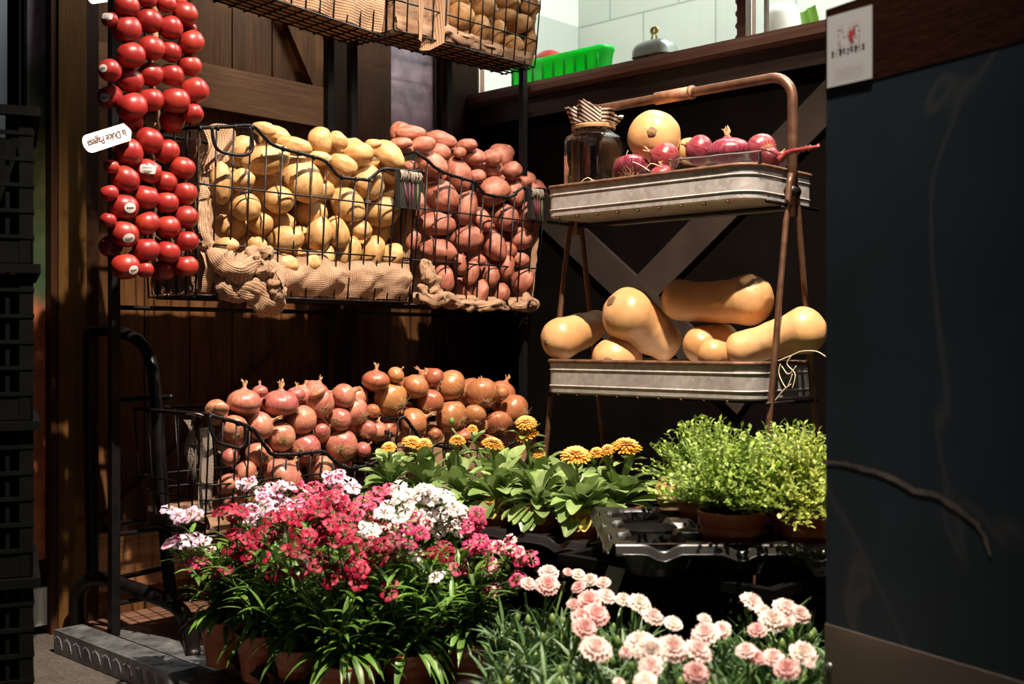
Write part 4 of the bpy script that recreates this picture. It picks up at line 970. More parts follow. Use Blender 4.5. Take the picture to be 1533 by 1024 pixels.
# swing tag with lettering
def swing_tag(corners_px, xpl, label, text=True):
    tl, tr, br, bl = [PX(x, y, xpl+dx) for (x, y, dx) in corners_px]
    U = (tr-tl); V = (tl-bl); c = (tl+tr+br+bl)/4; Lu = U.length/2; U.normalize(); V = V-U*V.dot(U); Lv = V.length/2; V.normalize(); N = U.cross(V)
    mb = MB(); n = 14; ring = []
    for k in range(n+1): a = math.pi/2+math.pi*k/n; ring.append((-Lu+Lv+Lv*math.cos(a), Lv*math.sin(a)))
    ring += [(Lu*0.82, -Lv), (Lu*0.96, -Lv*0.3), (Lu, 0), (Lu*0.96, Lv*0.3), (Lu*0.82, Lv)]
    vs = [(u, v, 0.0004) for u, v in ring]+[(u, v, -0.0004) for u, v in ring]; m = len(ring)
    mb.add(vs, [tuple(range(m)), tuple(range(m, 2*m))[::-1]]+[(i, m+i, m+(i+1) % m, (i+1) % m) for i in range(m)])
    root = mb.build('paper_tag', M['tagpaper'], smooth=False); root.matrix_world = Matrix.Translation(c) @ basis(U, N).to_4x4(); tag(root, label, 'tag')
    if text:
        for (s_, sz, ox, oy, m_) in (('la Dulce Pagesa', Lv*0.82, 0, 0, 'ink'), ('tomates de penjar', Lv*0.2, -0.2*Lu, Lv*0.62, 'pinkink'),):
            if m_ == 'pinkink':
                mb = MB()
                for k in range(16): mb.add([(-Lu*0.5+k*Lu*0.06, -Lv*0.62, 0.0007), (-Lu*0.5+k*Lu*0.06+Lu*0.04, -Lv*0.62, 0.0007), (-Lu*0.5+k*Lu*0.06+Lu*0.04, -Lv*0.56, 0.0007), (-Lu*0.5+k*Lu*0.06, -Lv*0.56, 0.0007)], [(0,1,2,3)])
                mb.build('fine_print', M['pinkink'], root); continue
            cu = bpy.data.curves.new('txt', 'FONT'); cu.body = s_; cu.size = sz; cu.shear = 0.25; cu.offset = 0.0003; cu.align_x = 'CENTER'; cu.align_y = 'CENTER'; cu.space_character = 0.92
            tmp = bpy.data.objects.new('tmp', cu); COL.objects.link(tmp); bpy.context.view_layer.update()
            me = bpy.data.meshes.new_from_object(tmp); bpy.data.objects.remove(tmp); me.materials.clear(); me.materials.append(M[m_])
            xs = [v.co.x for v in me.vertices]; w = max(xs)-min(xs); k_ = 1.62*Lu/w
            me.transform(Matrix.Translation((-Lu*0.02, 0, 0.0008)) @ Matrix.Rotation(math.pi, 4, 'Z') @ Matrix.Diagonal((k_, max(k_, 0.9), 1, 1)))
            link('lettering', me, root)
    return root
swing_tag([(118, 206, 0.02), (190, 184, -0.02), (201, 205, -0.02), (132, 232, 0.02)], XT+0.02, 'cream swing tag with upside-down dark lettering, hanging between the tomato bunches')
swing_tag([(128, -14, 0.02), (158, -18, 0.0), (162, 0, 0.0), (132, 8, 0.02)], XT+0.02, 'plain cream tag cut by the top edge beside the upper tomatoes', False)
# ================================================================== TWO-TIER STAND
X0, X1, Y0, Y1 = -1.540, -1.058, 1.75, 1.975
def tray_ring(z, off, r=0.045, n=8, cut=False):
    out = []; x0, x1, y0, y1 = X0-off, X1+off, Y0-off, Y1+off
    for cx, cy, a0, rr in ((x1-r, y1-0.02, 0, 0.02), (x0+0.02, y1-0.02, 90, 0.02), (x0+0.02, y0+0.02, 180, 0.02), (x1-r, y0+r, 270, r)):
        if rr == 0.02 and cx > x1-r-1e-6: cx = x1-0.02
        for k in range(n+1): a = math.radians(a0+90*k/n); out.append((cx+rr*math.cos(a), cy+rr*math.sin(a), z))
    return out
def galv_tray(ztop, zbot, parent):
    mb = MB(); H = ztop-zbot; prof = [(zbot, -0.012), (zbot+0.001, -0.003), (zbot+0.004, 0)]
    for f in (0.22, 0.25, 0.28, 0.70, 0.73, 0.76): prof.append((zbot+H*f, 0.0022 if f in (0.25, 0.73) else 0.0))
    prof += [(ztop-0.003, 0.001), (ztop-0.003, -0.004), (zbot+0.006, -0.004), (zbot+0.004, -0.012)]
    rings = [tray_ring(z, o) for z, o in prof]; n = len(rings[0]); vs = [q for r in rings for q in r]; fs = []
    for i in range(len(rings)-1):
        for k in range(n): fs.append((i*n+k, i*n+(k+1) % n, (i+1)*n+(k+1) % n, (i+1)*n+k))
    fs.append(tuple(range(n))[::-1]); fs.append(tuple((len(rings)-1)*n+k for k in range(n)))
    mb.add(vs, fs); mb.build('galvanized_tray', M['galv'], parent, sharp=35)
    mb = MB(); mb.tube(tray_ring(ztop-0.001, 0.001), 0.0042, 8, closed=True)
    for k in range(9):
        x = X0+0.03+k*(X1-X0-0.08)/8; mb.tube([(x, Y0+0.004, zbot+0.001), (x, Y0+0.004, zbot-0.003)], 0.0035, 6)
    mb.build('tray_rim', M['rust'], parent)
stand = empty('plant_stand', (0, 0, 0)); tag(stand, 'two-tier stand of brown pipe with galvanized trays, before the dark counter', 'shelf stand')
ZT, ZL = 0.948, 0.592
galv_tray(ZT, 0.884, stand); galv_tray(ZL, 0.524, stand)
yt = 1.862; xl, xr = X0-0.016, X1+0.019
mb = MB()
def leg_pts(x, s):
    return smooth_path([(x, yt+s*0.006, 0.93), (x, yt+s*0.022, 0.86), (x, yt+s*0.13, 0.20), (x, yt+s*0.165, 0.0)], 4)
for x in (xl, xr):
    for s_ in (-1, 1):
        m2 = MB(); m2.tube(leg_pts(x, s_), 0.0058, 10); m2.build('leg', M['copper'], stand)
hz_ = [(xr, yt, 0.86), (xr, yt, 1.00), (xr, yt, 1.075)]
arc = [(xr-0.045+0.045*math.cos(a), yt, 1.075+0.045*math.sin(a)) for a in [math.pi/2*k/8 for k in range(1, 9)]]
arcl = [(xl+0.04-0.04*math.sin(a), yt, 1.085+0.035*math.cos(a)) for a in [math.pi/2*k/8 for k in range(0, 9)]]
mb.tube(hz_+arc+arcl+[(xl, yt, 1.0), (xl, yt, 0.86)], 0.0095, 14); mb.build('handle', M['copper'], stand)
mb = MB(); mb.tube([(-1.345, yt, 1.120), (-1.258, yt, 1.120)], 0.0125, 16); mb.tube([(-1.262, yt, 1.120), (-1.255, yt, 1.120)], 0.0135, 16); mb.build('handle_sleeve', M['sleeve'], stand)
for z in (0.880, 0.520):
    mb = MB()
    for x in (xl, xr): mb.tube([(x, Y0+0.02, z), (x, Y1-0.02, z)], 0.004, 6)
    mb.tube([(xl, yt, z-0.002), (xr, yt, z-0.002)], 0.004, 6)
    mb.build('shelf_support', M['tube'], stand)
mb = MB(); mb.tube([(xr, yt-0.012, 0.905), (xr, yt+0.012, 0.905)], 0.012, 8)
mb.build('clamp', M['tube'], stand)

# ================================================================== BUTTERNUT SQUASHES
M['squash2'] = veg('butternut_skin_large', (0.62, 0.31, 0.12), (0.74, 0.41, 0.18), (0.82, 0.51, 0.26), 9, 0.36, (0.60, 0.32, 0.12), bump=0.04, mott=0.10)
def squash(ctrl, label, scar=None, stem=None, nm='butternut_squash'):
    """ctrl: (px, py, y, radius px) along the axis, blossom end first"""
    P = []; R = []
    for (px, py, y, r) in ctrl: p = PY(px, py, y); P.append(p); R.append(r*depth(p)/FPX)
    pts = smooth_path(P, 10); N = len(pts); rr = []
    for i in range(N):
        f = i/(N-1)*(len(R)-1); k = min(len(R)-2, int(f)); t = f-k; t = t*t*(3-2*t); rr.append(R[k]*(1-t)+R[k+1]*t)
    a = (pts[0]-pts[1]).normalized(); b = (pts[-1]-pts[-2]).normalized(); full = []; rad = []
    for k in range(12): th = math.pi/2*(1-k/12); full.append(pts[0]+a*rr[0]*0.92*math.sin(th)); rad.append(max(0.0008, rr[0]*math.cos(th)))
    full += pts; rad += rr
    for k in range(1, 13): th = math.pi/2*k/12; full.append(pts[-1]+b*rr[-1]*0.8*math.sin(th)); rad.append(max(0.0008, rr[-1]*math.cos(th)**0.8))
    c = sum(pts, Vector())/N; mb = MB(); mb.tube(full, rad, 36)
    mb.v = [tuple(Vector(v)+(Vector(v)-c).normalized()*0.0022*fbm(Vector(v), 22)-c) for v in mb.v]
    o = mb.build(nm, M['squash2']); o.location = c; tag(o, label, 'squash')
    if scar:
        e = full[0]-c; m2 = MB(); sd = seed_ = 0; n = 20; vs = []
        Nn = a; Xx = Nn.orthogonal().normalized(); Yy = Nn.cross(Xx); rs = scar
        for j, (q, dz) in enumerate(((1.0, -0.0004), (0.8, 0.0014), (0.35, 0.0009), (0.0, 0.0022))):
            for k in range(n): th = 6.2832*k/n; w = 1+0.10*math.sin(5*th+j); rq = rs*q*w; sag = rr[0]*0.92*(1-math.sqrt(max(0, 1-(rq/rr[0])**2))); vs.append(e+(Xx*math.cos(th)+Yy*math.sin(th))*rq+Nn*(dz-sag))
        fs = [(j*n+k, j*n+(k+1) % n, (j+1)*n+(k+1) % n, (j+1)*n+k) for j in range(3) for k in range(n)]
        m2.add(vs, fs); m2.build('blossom_scar', M['scar'], o)
    if stem:
        e = full[-1]-c; m2 = MB(); m2.tube([e-b*0.004, e+b*0.006, e+b*0.012], [0.011, 0.007, 0.006], 10); m2.build('stem', M['roots'], o)
    return o
squash([(840, 507, 1.80, 32), (866, 497, 1.85, 27), (893, 484, 1.89, 21)], 'butternut squash at the left end of the lower tray, round end forward', 0.011)
squash([(919, 539, 1.80, 34), (935, 535, 1.87, 27)], 'low front butternut squash in the lower tray, only its top showing over the rim', 0.010)
squash([(941, 471, 1.815, 42), (970, 494, 1.86, 35), (996, 513, 1.885, 28)], 'plump butternut squash with speckled scar, lying on top of two others at left', 0.012)
squash([(1121, 449, 1.87, 39), (1090, 452, 1.87, 33), (1055, 452, 1.87, 30), (1017, 449, 1.87, 31)], 'long butternut squash lying across the top of the lower pile', None, True)
squash([(1048, 517, 1.86, 28), (1085, 508, 1.90, 24)], 'butternut squash wedged under the long one, in the middle of the lower tray')
squash([(1066, 531, 1.79, 23), (1090, 535, 1.83, 20)], 'small butternut squash low in front, middle of the lower tray')
squash([(1203, 495, 1.86, 36), (1172, 504, 1.85, 29), (1140, 514, 1.835, 26), (1110, 523, 1.82, 27)], 'butternut squash reaching past the right end of the lower tray')
squash([(979, 205, 1.84, 40), (984, 215, 1.90, 30)], 'large pale round squash end with star-shaped scar on the upper tray', 0.010)
squash([(1031, 226, 1.90, 20), (1050, 234, 1.93, 16)], 'yellowish squash half hidden behind the red onions on the upper tray')
squash([(943, 246, 1.88, 13), (930, 250, 1.90, 10)], 'small pale squash end between the jar and the round squash')
# squash on the calendula tray's far side
# red onions -------------------------------------------------------------------
random.seed(5)
ron = mk_onion('red_onion', M['red_onion'], None, 'onion')
def redonion(px, py, rx, ry, y, face, label):
    p = PY(px, py, y); d = depth(p); o = ron(p, RIGHT, rx*1.12*d/FPX, ry*1.12*d/FPX, (0, 0, 0, 0, 0, face)); o['label'] = label
    if 'group' in o: del o['group']
    return o
def _strip_none(o): return o
redonion(995, 236, 25, 17, 1.80, 'left', 'shiny dark red onion leaning on the round squash')
redonion(946, 257, 27, 15, 1.785, 'rootlow', 'red onion low behind the tray rim, right of the jar')
redonion(991, 257, 16, 9, 1.775, '', 'smallest red onion, just peeping over the upper tray rim')
redonion(1047, 225, 24, 17, 1.82, 'left', 'pinkish red onion with a tail, middle of the upper tray')
redonion(1090, 227, 29, 19, 1.82, 'up', 'large pale pink-red onion above the clear plastic punnet')
redonion(1140, 223, 22, 19, 1.84, 'root', 'crinkled purple-red onion near the pipe of the upper tray')
lo = redonion(1150, 238, 20, 15, 1.84, 'right', 'red onion with a long dry neck reaching out past the pipe')
mb = MB(); inv = None
bpy.context.view_layer.update()
q0 = PY(1166, 240, 1.80); pts = smooth_path([q0, PY(1180, 229, 1.80), PY(1200, 224, 1.795), PY(1226, 219, 1.79)], 5)
mb.tube(pts, [0.007-0.005*i/(len(pts)-1) for i in range(len(pts))], 8)
for k in range(5):
    pp = [q+Vector((random.uniform(-.002, .002), 0, random.uniform(-.005, .005))) for q in pts[3:]]; mb.tube(pp, 0.0012, 4)
no = mb.build('long_neck', M['red_onion']); no.data.transform(lo.matrix_world.inverted()); no.parent = lo
# clear punnet
mb = MB()
def pun(u, v):
    p = PY(1001+u*138, 249-u*14+(1-v)*10-12*v*0.9, 1.772); p.x += 0.001*math.sin(u*20); p.y += 0.001*math.sin(u*14+v*4); return p
mb.grid(pun, 24, 5)
def pun2(u, v):
    p = pun(u, 1); p.y += v*0.10; p.z += 0.003*math.sin(v*6); return p
mb.grid(pun2, 24, 6)
o = mb.build('plastic_punnet', M['clear']); sm = o.modifiers.new('th', 'SOLIDIFY'); sm.thickness = 0.0006; tag(o, 'clear crinkled plastic punnet among the red onions on the upper tray', 'punnet')
# straw strands
def straws(base, n, r, label, seed, y):
    random.seed(seed); mb = MB()
    for k in range(n):
        p = Vector(base)+Vector((random.uniform(-r, r), random.uniform(-r*0.2, r*0.2), random.uniform(-r*0.2, r*0.5))); q = p+Vector((random.uniform(-r, r), random.uniform(-.01, .01), random.uniform(-r*.4, r*.5))); e = q+Vector((random.uniform(-r, r), random.uniform(-.01, .01), random.uniform(-r, r*.3)))
        mb.tube(smooth_path([p, q, e], 5), 0.0008, 4)
    return tag(mb.build('straw', M['straw']), label, 'straw')

mb = MB()
for P_ in ([(1165, 540), (1185, 532), (1200, 526), (1222, 526), (1236, 534)], [(1170, 548), (1180, 560), (1192, 548)], [(1168, 545), (1166, 560), (1176, 580), (1182, 572), (1186, 560)], [(1160, 600), (1172, 585), (1184, 575)], [(1185, 532), (1178, 545), (1190, 560), (1186, 582)]):
    mb.tube(smooth_path([PY(x, y, Y0-0.01) for x, y in P_], 6), 0.0009, 5)
tag(mb.build('straw', M['straw']), 'pale straw strands dangling over the right front of the lower tray', 'straw')
mb = MB()
for P_ in ([(925, 268), (933, 255), (945, 243), (960, 248), (972, 256)], [(928, 270), (935, 240), (940, 225)], [(965, 255), (975, 245), (990, 250)], [(870, 272), (880, 266), (892, 272), (905, 268)], [(875, 273), (890, 270), (900, 274)]):
    mb.tube(smooth_path([PY(x, y, Y0+0.012) for x, y in P_], 6), 0.0008, 5)
tag(mb.build('straw', M['straw']), 'pale straw strands beside the glass jar on the upper tray', 'straw')

# ================================================================== GLASS JAR WITH CLOTH CAP
jc = PY(889, 240, 1.835); zb = ZT-0.058; zsh = PY(889, 196, 1.79).z; zn = PY(889, 176, 1.83).z
jar = empty('glass_jar', (jc.x, jc.y, zb)); tag(jar, 'square glass jar capped with striped cloth, left end of the upper tray', 'jar')
def sq(r, z, e):   # superellipse ring
    out = []
    for k in range(40):
        a = 2*math.pi*k/40+math.pi/4; out.append((math.copysign(abs(math.cos(a))**e, math.cos(a))*r, math.copysign(abs(math.sin(a))**e, math.sin(a))*r, z))
    return out
s = 0.050; hs = zsh-zb; hn = zn-zb
prof = [(0.7*s, 0.0, .5), (0.96*s, 0.002, .45), (s, 0.008, .35), (s, hs-0.010, .35), (0.96*s, hs-0.002, .45), (0.86*s, hs+0.003, .8), (0.80*s, hs+0.008, 1), (0.82*s, hs+0.012, 1), (0.79*s, hs+0.016, 1), (0.82*s, hs+0.020, 1), (0.79*s, hn, 1),
        (0.75*s, hn, 1), (0.75*s, hs+0.006, 1), (0.90*s, hs-0.004, .5), (0.94*s, hs-0.012, .35), (0.94*s, 0.012, .35), (0.85*s, 0.007, .45), (0.3*s, 0.006, .6)]
mb = MB(); vs = []; 
for r, z, e in prof: vs += sq(r, z, e)
n = 40; fs = [(i*n+k, i*n+(k+1) % n, (i+1)*n+(k+1) % n, (i+1)*n+k) for i in range(len(prof)-1) for k in range(n)]
fs.append(tuple(range(n))[::-1]); fs.append(tuple((len(prof)-1)*n+k for k in range(n)))
mb.add(vs, fs); mb.build('jar_body', M['jar'], jar)
mb = MB(); mb.lathe([(0.83*s, hs+0.012), (0.90*s, hs+0.014), (0.91*s, hs+0.022), (0.84*s, hs+0.026)], 40)
for k in range(3): mb.tube([(0.88*s*math.cos(a/24*6.283), 0.88*s*math.sin(a/24*6.283), hs+0.014+k*0.004) for a in range(24)], 0.0016, 5, closed=True)
mb.build('neck_twine', M['roots'], jar)
mb = MB()
def cap(u, v):
    th = 2*math.pi*u; cx = RIGHT.x*math.cos(th)+FWD.x*math.sin(th)
    lr = math.cos(th)           # +1 = the viewer's right
    flare = 0.92*s+v*0.009+v*0.006*math.sin(6*th+1)+0.003*v*math.sin(11*th)
    up = hs+0.022+v*(0.026-0.010*lr+0.012*math.exp(-((lr+0.15)/0.45)**2)+0.005*math.sin(5*th)+0.0015*math.sin(31*th))
    p = RIGHT*math.cos(th)*flare+FWD*math.sin(th)*flare; return (p.x, p.y, up)
mb.grid(cap, 120, 10, uvs=(9.0, 0.2))
def top(u, v):
    a = cap(u, 1); b = (0, 0, hs+0.034); t = v; return tuple(a[i]*(1-t)+b[i]*t for i in range(2))+(a[2]*(1-t)+b[2]*t-0.014*math.sin(math.pi*min(1, t*1.6))+0.004*math.sin(u*50)*(1-t),)
mb.grid(top, 120, 8, uvs=(9.0, 0.6))
mb.uv = [(25*(v[2]*1.1+0.75*(v[0]*RIGHT.x+v[1]*RIGHT.y)*(1 if (v[0]*RIGHT.x+v[1]*RIGHT.y) < 0.012 else 0.1)), 0) for v in mb.v]
mb.build('cloth_cap', M['stripe'], jar)
mb = MB(); mb.grid(lambda u, v: (0.02*(u-.5)*(1-v)+0.01*math.sin(u*7)*0.3, -s-0.0015, 0.012+v*0.032-0.006*u), 8, 8); mb.build('peeling_label', M['dryskin'], jar)

# ================================================================== POTS, TRAYS, CRATES
pot_protos = {}
def pot(parent, r, h, loc=(0, 0, 0), mat='pot'):
    """tapered pot whose rim is at local z = h; rz 0 at its foot"""
    key = (r, h)
    if key not in pot_protos:
        mb = MB(); rb = r*0.74
        mb.lathe([(0.001, 0), (rb*0.95, 0), (rb, 0.002), (r*0.90, h*0.72), (r*0.97, h*0.735), (r*0.985, h*0.97), (r, h), (r*0.95, h), (r*0.93, h*0.75), (r*0.90, h*0.60)], 36)
        pot_protos[key] = mb.mesh('pot_shape', [M[mat]])
        mb = MB(); mb.grid(lambda u, v: (r*0.93*v*math.cos(6.2832*u), r*0.93*v*math.sin(6.2832*u), h*0.90+0.004*fbm((u*9, v*7, r*50), 2)+0.003*(1-v)), 30, 8)
        pot_protos[key+('s',)] = mb.mesh('soil_shape', [M['soil']])
    o = link('pot', pot_protos[key], parent); o.location = loc
    q = link('soil', pot_protos[key+('s',)], parent); q.location = loc
    return o
def plug_tray(nx, ny, pitch, z_rim, depth_, org, rz, label, rcell=0.040, margin=0.012, skirt=0.013, group=None, py_=None):
    """black thermoformed pot tray; org = world xy of its local (0,0) corner; wells at (i+.5)*pitch"""
    root = empty('pot_tray', (org[0], org[1], z_rim), rz); tag(root, label, 'tray', group)
    py_ = py_ or pitch; Wx = nx*pitch+2*margin; Wy = ny*py_+2*margin; mb = MB(); NU, NV = nx*22, ny*22
    def f(u, v):
        x = u*Wx-margin; y = v*Wy-margin; d = 1e9
        for i in range(nx):
            for j in range(ny): d = min(d, math.hypot(x-(i+.5)*pitch, y-(j+.5)*py_))
        t = min(1, max(0, (d-rcell*0.92)/(rcell*0.22))); t = t*t*(3-2*t); z = -depth_*(1-t)
        # saddles between four wells stand up, gaps between two dip
        gx = abs((x/pitch) % 1-0.5); gy = abs((y/py_) % 1-0.5)
        inside = 0 < x < nx*pitch and 0 < y < ny*py_
        if inside and t > 0.6: z -= 0.016*(1-min(1, max(0, (min(gx, gy)-0.24)/0.08)))
        return (x, y, z)
    mb.grid(f, NU, NV); mb.build('cell_sheet', M['blackplastic'], root)
    mb = MB()
    cs = [(-margin, -margin), (Wx-margin, -margin), (Wx-margin, Wy-margin), (-margin, Wy-margin)]
    for k in range(4):
        a = Vector((*cs[k], 0)); b = Vector((*cs[(k+1) % 4], 0)); L = (b-a).length; n = max(1, round((L-2*margin)/pitch)); out = Vector(((b-a).y, -(b-a).x, 0)).normalized()
        def g(u, v, a=a, b=b, L=L, out=out):
            p = a.lerp(b, u); s_ = (u*L-margin)/pitch; dip = 0.010*max(0, math.cos(2*math.pi*(s_-0.5)))**2
            p = p+out*(0.010*v); p.z = -dip*(1 if v < 0.2 else 1) if v < 0.05 else (-dip+0.001 if v < 0.35 else -dip-skirt*(v-0.35)/0.65); return p
        mb.grid(g, int(L*160), 6)
        mb.tube([(a.lerp(b, i/40)+out*0.010+Vector((0, 0, -skirt-0.010*max(0, math.cos(2*math.pi*((i/40*L-margin)/pitch-0.5)))**2))) for i in range(41)], 0.002, 6)
    mb.build('wavy_rim', M['blackplastic'], root)
    mb = MB()
    for i in range(nx):
        for j in range(ny): mb.lathe([(rcell*1.0, -0.004), (rcell*0.9, -depth_-0.004), (0.001, -depth_-0.004)], 16, ((i+.5)*pitch, (j+.5)*py_, 0))
    mb.build('cell_underside', M['blackplastic'], root)
    return root
def crate(w, l, h, loc, rz, label, group, bars=9, ztiers=3, solid=False):
    root = empty('plastic_crate', loc, rz); tag(root, label, 'crate', group)
    t_ = 0.006; mb = MB()
    for x in (0, w-0.02):
        for y in (0, l-0.02): mb.box((x, y, 0), (x+0.02, y+0.02, h-0.014))
    mb.box((0.004, 0.004, 0), (w-0.004, l-0.004, 0.006))
    for side in range(4):
        L = w if side % 2 == 0 else l
        for k in range(1, bars):
            s_ = L*k/bars
            for dz in ((0.0, h-0.014),):
                if side == 0: mb.box((s_-0.003, 0.003, 0), (s_+0.003, 0.003+t_, dz[1]))
                elif side == 2: mb.box((s_-0.003, l-0.003-t_, 0), (s_+0.003, l-0.003, dz[1]))
                elif side == 1: mb.box((w-0.003-t_, s_-0.003, 0), (w-0.003, s_+0.003, dz[1]))
                else: mb.box((0.003, s_-0.003, 0), (0.003+t_, s_+0.003, dz[1]))
        for k in range(1, ztiers+1):
            z = h*k/(ztiers+1); e = 0.0015
            if side == 0: mb.box((0.0, -e, z-0.003), (w, 0.006, z+0.003))
            elif side == 2: mb.box((0.0, l-0.006, z-0.003), (w, l+e, z+0.003))
            elif side == 1: mb.box((w-0.006, 0, z-0.003), (w+e, l, z+0.003))
            else: mb.box((-e, 0, z-0.003), (0.006, l, z+0.003))
    if solid:
        mb.box((0.001, l-0.014, 0), (w-0.001, l-0.010, h-0.014)); mb.box((w-0.014, 0.012, 0), (w-0.010, l-0.012, h-0.014))
    # lower solid band
    mb.box((0, 0.001, 0), (w, 0.005, h*0.14)); mb.box((0, l-0.005, 0), (w, l-0.001, h*0.14)); mb.box((w-0.005, 0, 0), (w-0.001, l, h*0.14)); mb.box((0.001, 0, 0), (0.005, l, h*0.14))
    mb.build('lattice_body', M['cratemat'], root, smooth=False)
    mb = MB(); e = 0.010
    mb.box((-e, -e, h-0.014), (w+e, 0.006, h)); mb.box((-e, l-0.006, h-0.014), (w+e, l+e, h)); mb.box((-e, 0.006, h-0.014), (0.006, l-0.006, h)); mb.box((w-0.006, 0.006, h-0.014), (w+e, l-0.006, h))
    mb.build('rim', M['cratemat'], root, smooth=False)
    return root
# stack at the far left
for i in range(4):
    w = camw(-1.101, 1.575, 0)
    crate(0.40, 0.30, 0.2385, (w.x, w.y, 0.03+i*0.2405), YAW+0.42, ('lowest', 'second lowest', 'second highest', 'topmost')[i]+' black lattice crate of the tall stack at the left edge', 'black crates stacked at the left', 11, 5, True)
w = camw(-1.094, 1.60, 0); mb = MB(); mb.box((0, 0, 0.0), (0.36, 0.26, 0.029)); o = mb.build('crate_dolly', M['cratemat'], smooth=False); o.location = (w.x, w.y, 0); o.rotation_euler = (0, 0, YAW+0.42); tag(o, 'low black dolly under the stack of crates at the left', 'dolly')
# white label in a crate of the stack
# crates carrying the plant trays
P = camw(0.348, 1.52, 0)
for i in range(2): crate(0.36, 0.30, 0.149, (P.x-0.36, P.y, i*0.150), 0, ('lower', 'upper')[i]+' black lattice crate under the tray of thyme', 'black crates under the thyme', 24, 3)
for i in range(2): crate(0.61, 0.19, 0.124, (-1.835, 1.492, i*0.125), 0, ('lower', 'upper')[i]+' black crate under the tray of marigolds', 'black crates under the marigolds', 14, 2)

TH = (0.155, 1.5765)        # thyme tray corner in metres right of / ahead of the camera
w = camw(TH[0], TH[1], 0)
plug_tray(4, 3, 0.107, 0.350, 0.046, (w.x, w.y), YAW, 'black pot tray with four empty cells, holding the pots of thyme', 0.046)
plug_tray(6, 2, 0.103, 0.292, 0.040, (-1.835, 1.487), 0, 'black pot tray under the row of marigolds', 0.040)
# tray of dianthus: rows run at 35 degrees to the picture plane
DA = Vector((-0.2475, 1.70)); D1 = Vector((0.0864, 0.060)); D2 = Vector((-0.0825, 0.088))
def dpos(i, j): v = DA+D1*i+D2*j; return v
ang = math.atan2(0.060, 0.0864); o2 = DA-D1*0.5-D2*0.5
w = camw(o2.x, o2.y, 0)
plug_tray(3, 4, D1.length, 0.102, 0.040, (w.x, w.y), YAW+ang, 'black pot tray at floor level under the pinks', 0.042, py_=D2.length)
w2 = camw(o2.x+0.03, o2.y+0.03, 0)
crate(0.30, 0.42, 0.058, (w2.x, w2.y, 0.0), YAW+ang, 'shallow black crate beneath the tray of pinks', None, 12, 1)
w = camw(-0.02, 1.30, 0)
plug_tray(4, 3, 0.108, 0.080, 0.040, (w.x, w.y), YAW, 'larger black pot tray at floor level under the pale pink carnations', 0.042)
w = camw(-0.02, 1.168, 0)
plug_tray(3, 1, 0.108, 0.080, 0.040, (w.x, w.y), YAW, 'small one-row black pot tray under the frontmost carnations', 0.042, margin=0.010)
w = camw(0.0, 1.315, 0)
crate(0.39, 0.29, 0.034, (w.x, w.y, 0.0), YAW, 'shallow black crate beneath the larger tray of carnations', None, 12, 1)
w = camw(0.0, 1.18, 0)
crate(0.28, 0.085, 0.034, (w.x, w.y, 0.0), YAW, 'shallow black crate beneath the one-row tray of carnations', None, 9, 1)
# barcode labels
def barlabel(parent, r, h, ang_, w_, z0, z1):
    mb = MB()
    mb.grid(lambda u, v: ((r*(0.76+0.2*(z0+(z1-z0)*v)/h)+0.0012)*math.cos(ang_+(u-.5)*w_), (r*(0.76+0.2*(z0+(z1-z0)*v)/h)+0.0012)*math.sin(ang_+(u-.5)*w_), z0+(z1-z0)*v), 8, 2)
    lb = mb.build('barcode_label', M['paper'], parent); mb = MB(); random.seed(3); u = 0.12
    while u < 0.88:
        du = random.choice((0.015, 0.03, 0.02)); 
        def q(uu, vv): rr = r*(0.76+0.2*(z0+(z1-z0)*vv)/h)+0.0016; a = ang_+(uu-.5)*w_; return (rr*math.cos(a), rr*math.sin(a), z0+(z1-z0)*vv)
        mb.add([q(u, .06), q(u+du, .06), q(u+du, .58), q(u, .58)], [(0, 1, 2, 3)]); mb.add([q(u, .72), q(u+du*.8, .72), q(u+du*.8, .84), q(u, .84)], [(0, 1, 2, 3)]); u += du+random.choice((0.02, 0.03))
    mb.build('printed_bars', M['greyink'], lb); return lb

# ================================================================== PLANTS
def leaf(mb, p, d, L, W, droop=0.5, shape='lance', n=6, fold=0.25, up=Vector((0, 0, 1)), mi=0, twist=0):
    d = Vector(d).normalized(); side = d.cross(up)
    if side.length < 1e-3: side = Vector((1, 0, 0))
    side.normalize()
    if twist: side = Matrix.Rotation(twist, 3, d) @ side
    q = Vector(p); vs = []; cur = d.copy(); st = L/n
    for i in range(n+1):
        t = i/n
        if shape == 'lance': w = W*math.sin(math.pi*(0.06+0.94*t)**0.75)*0.5
        elif shape == 'spoon': w = W*0.5*(0.16+0.84*math.sin(math.pi*min(1, max(0, (t-0.15)/0.9))**1.25)) if t < 0.999 else W*0.10
        else: w = W*0.5*(1-t*0.9)*(0.6 if i == 0 else 1)
        nn = side.cross(cur).normalized()
        vs += [q-side*w+nn*w*fold, q-nn*w*fold*0.3, q+side*w+nn*w*fold]
        cur = (cur+Vector((0, 0, -droop*st/L*1.2))).normalized(); q = q+cur*st
    fs = []
    for i in range(n): a = i*3; fs += [(a, a+1, a+4, a+3), (a+1, a+2, a+5, a+4)]
    mb.add(vs, fs, mi)
def rnd_dir(el0, el1, a0=0, a1=6.2832):
    a = random.uniform(a0, a1); e = random.uniform(el0, el1); return Vector((math.cos(a)*math.cos(e), math.sin(a)*math.cos(e), math.sin(e)))
def plant_root(kind, base, label, cat, group):
    o = empty(kind, base); tag(o, label, cat, group); return o
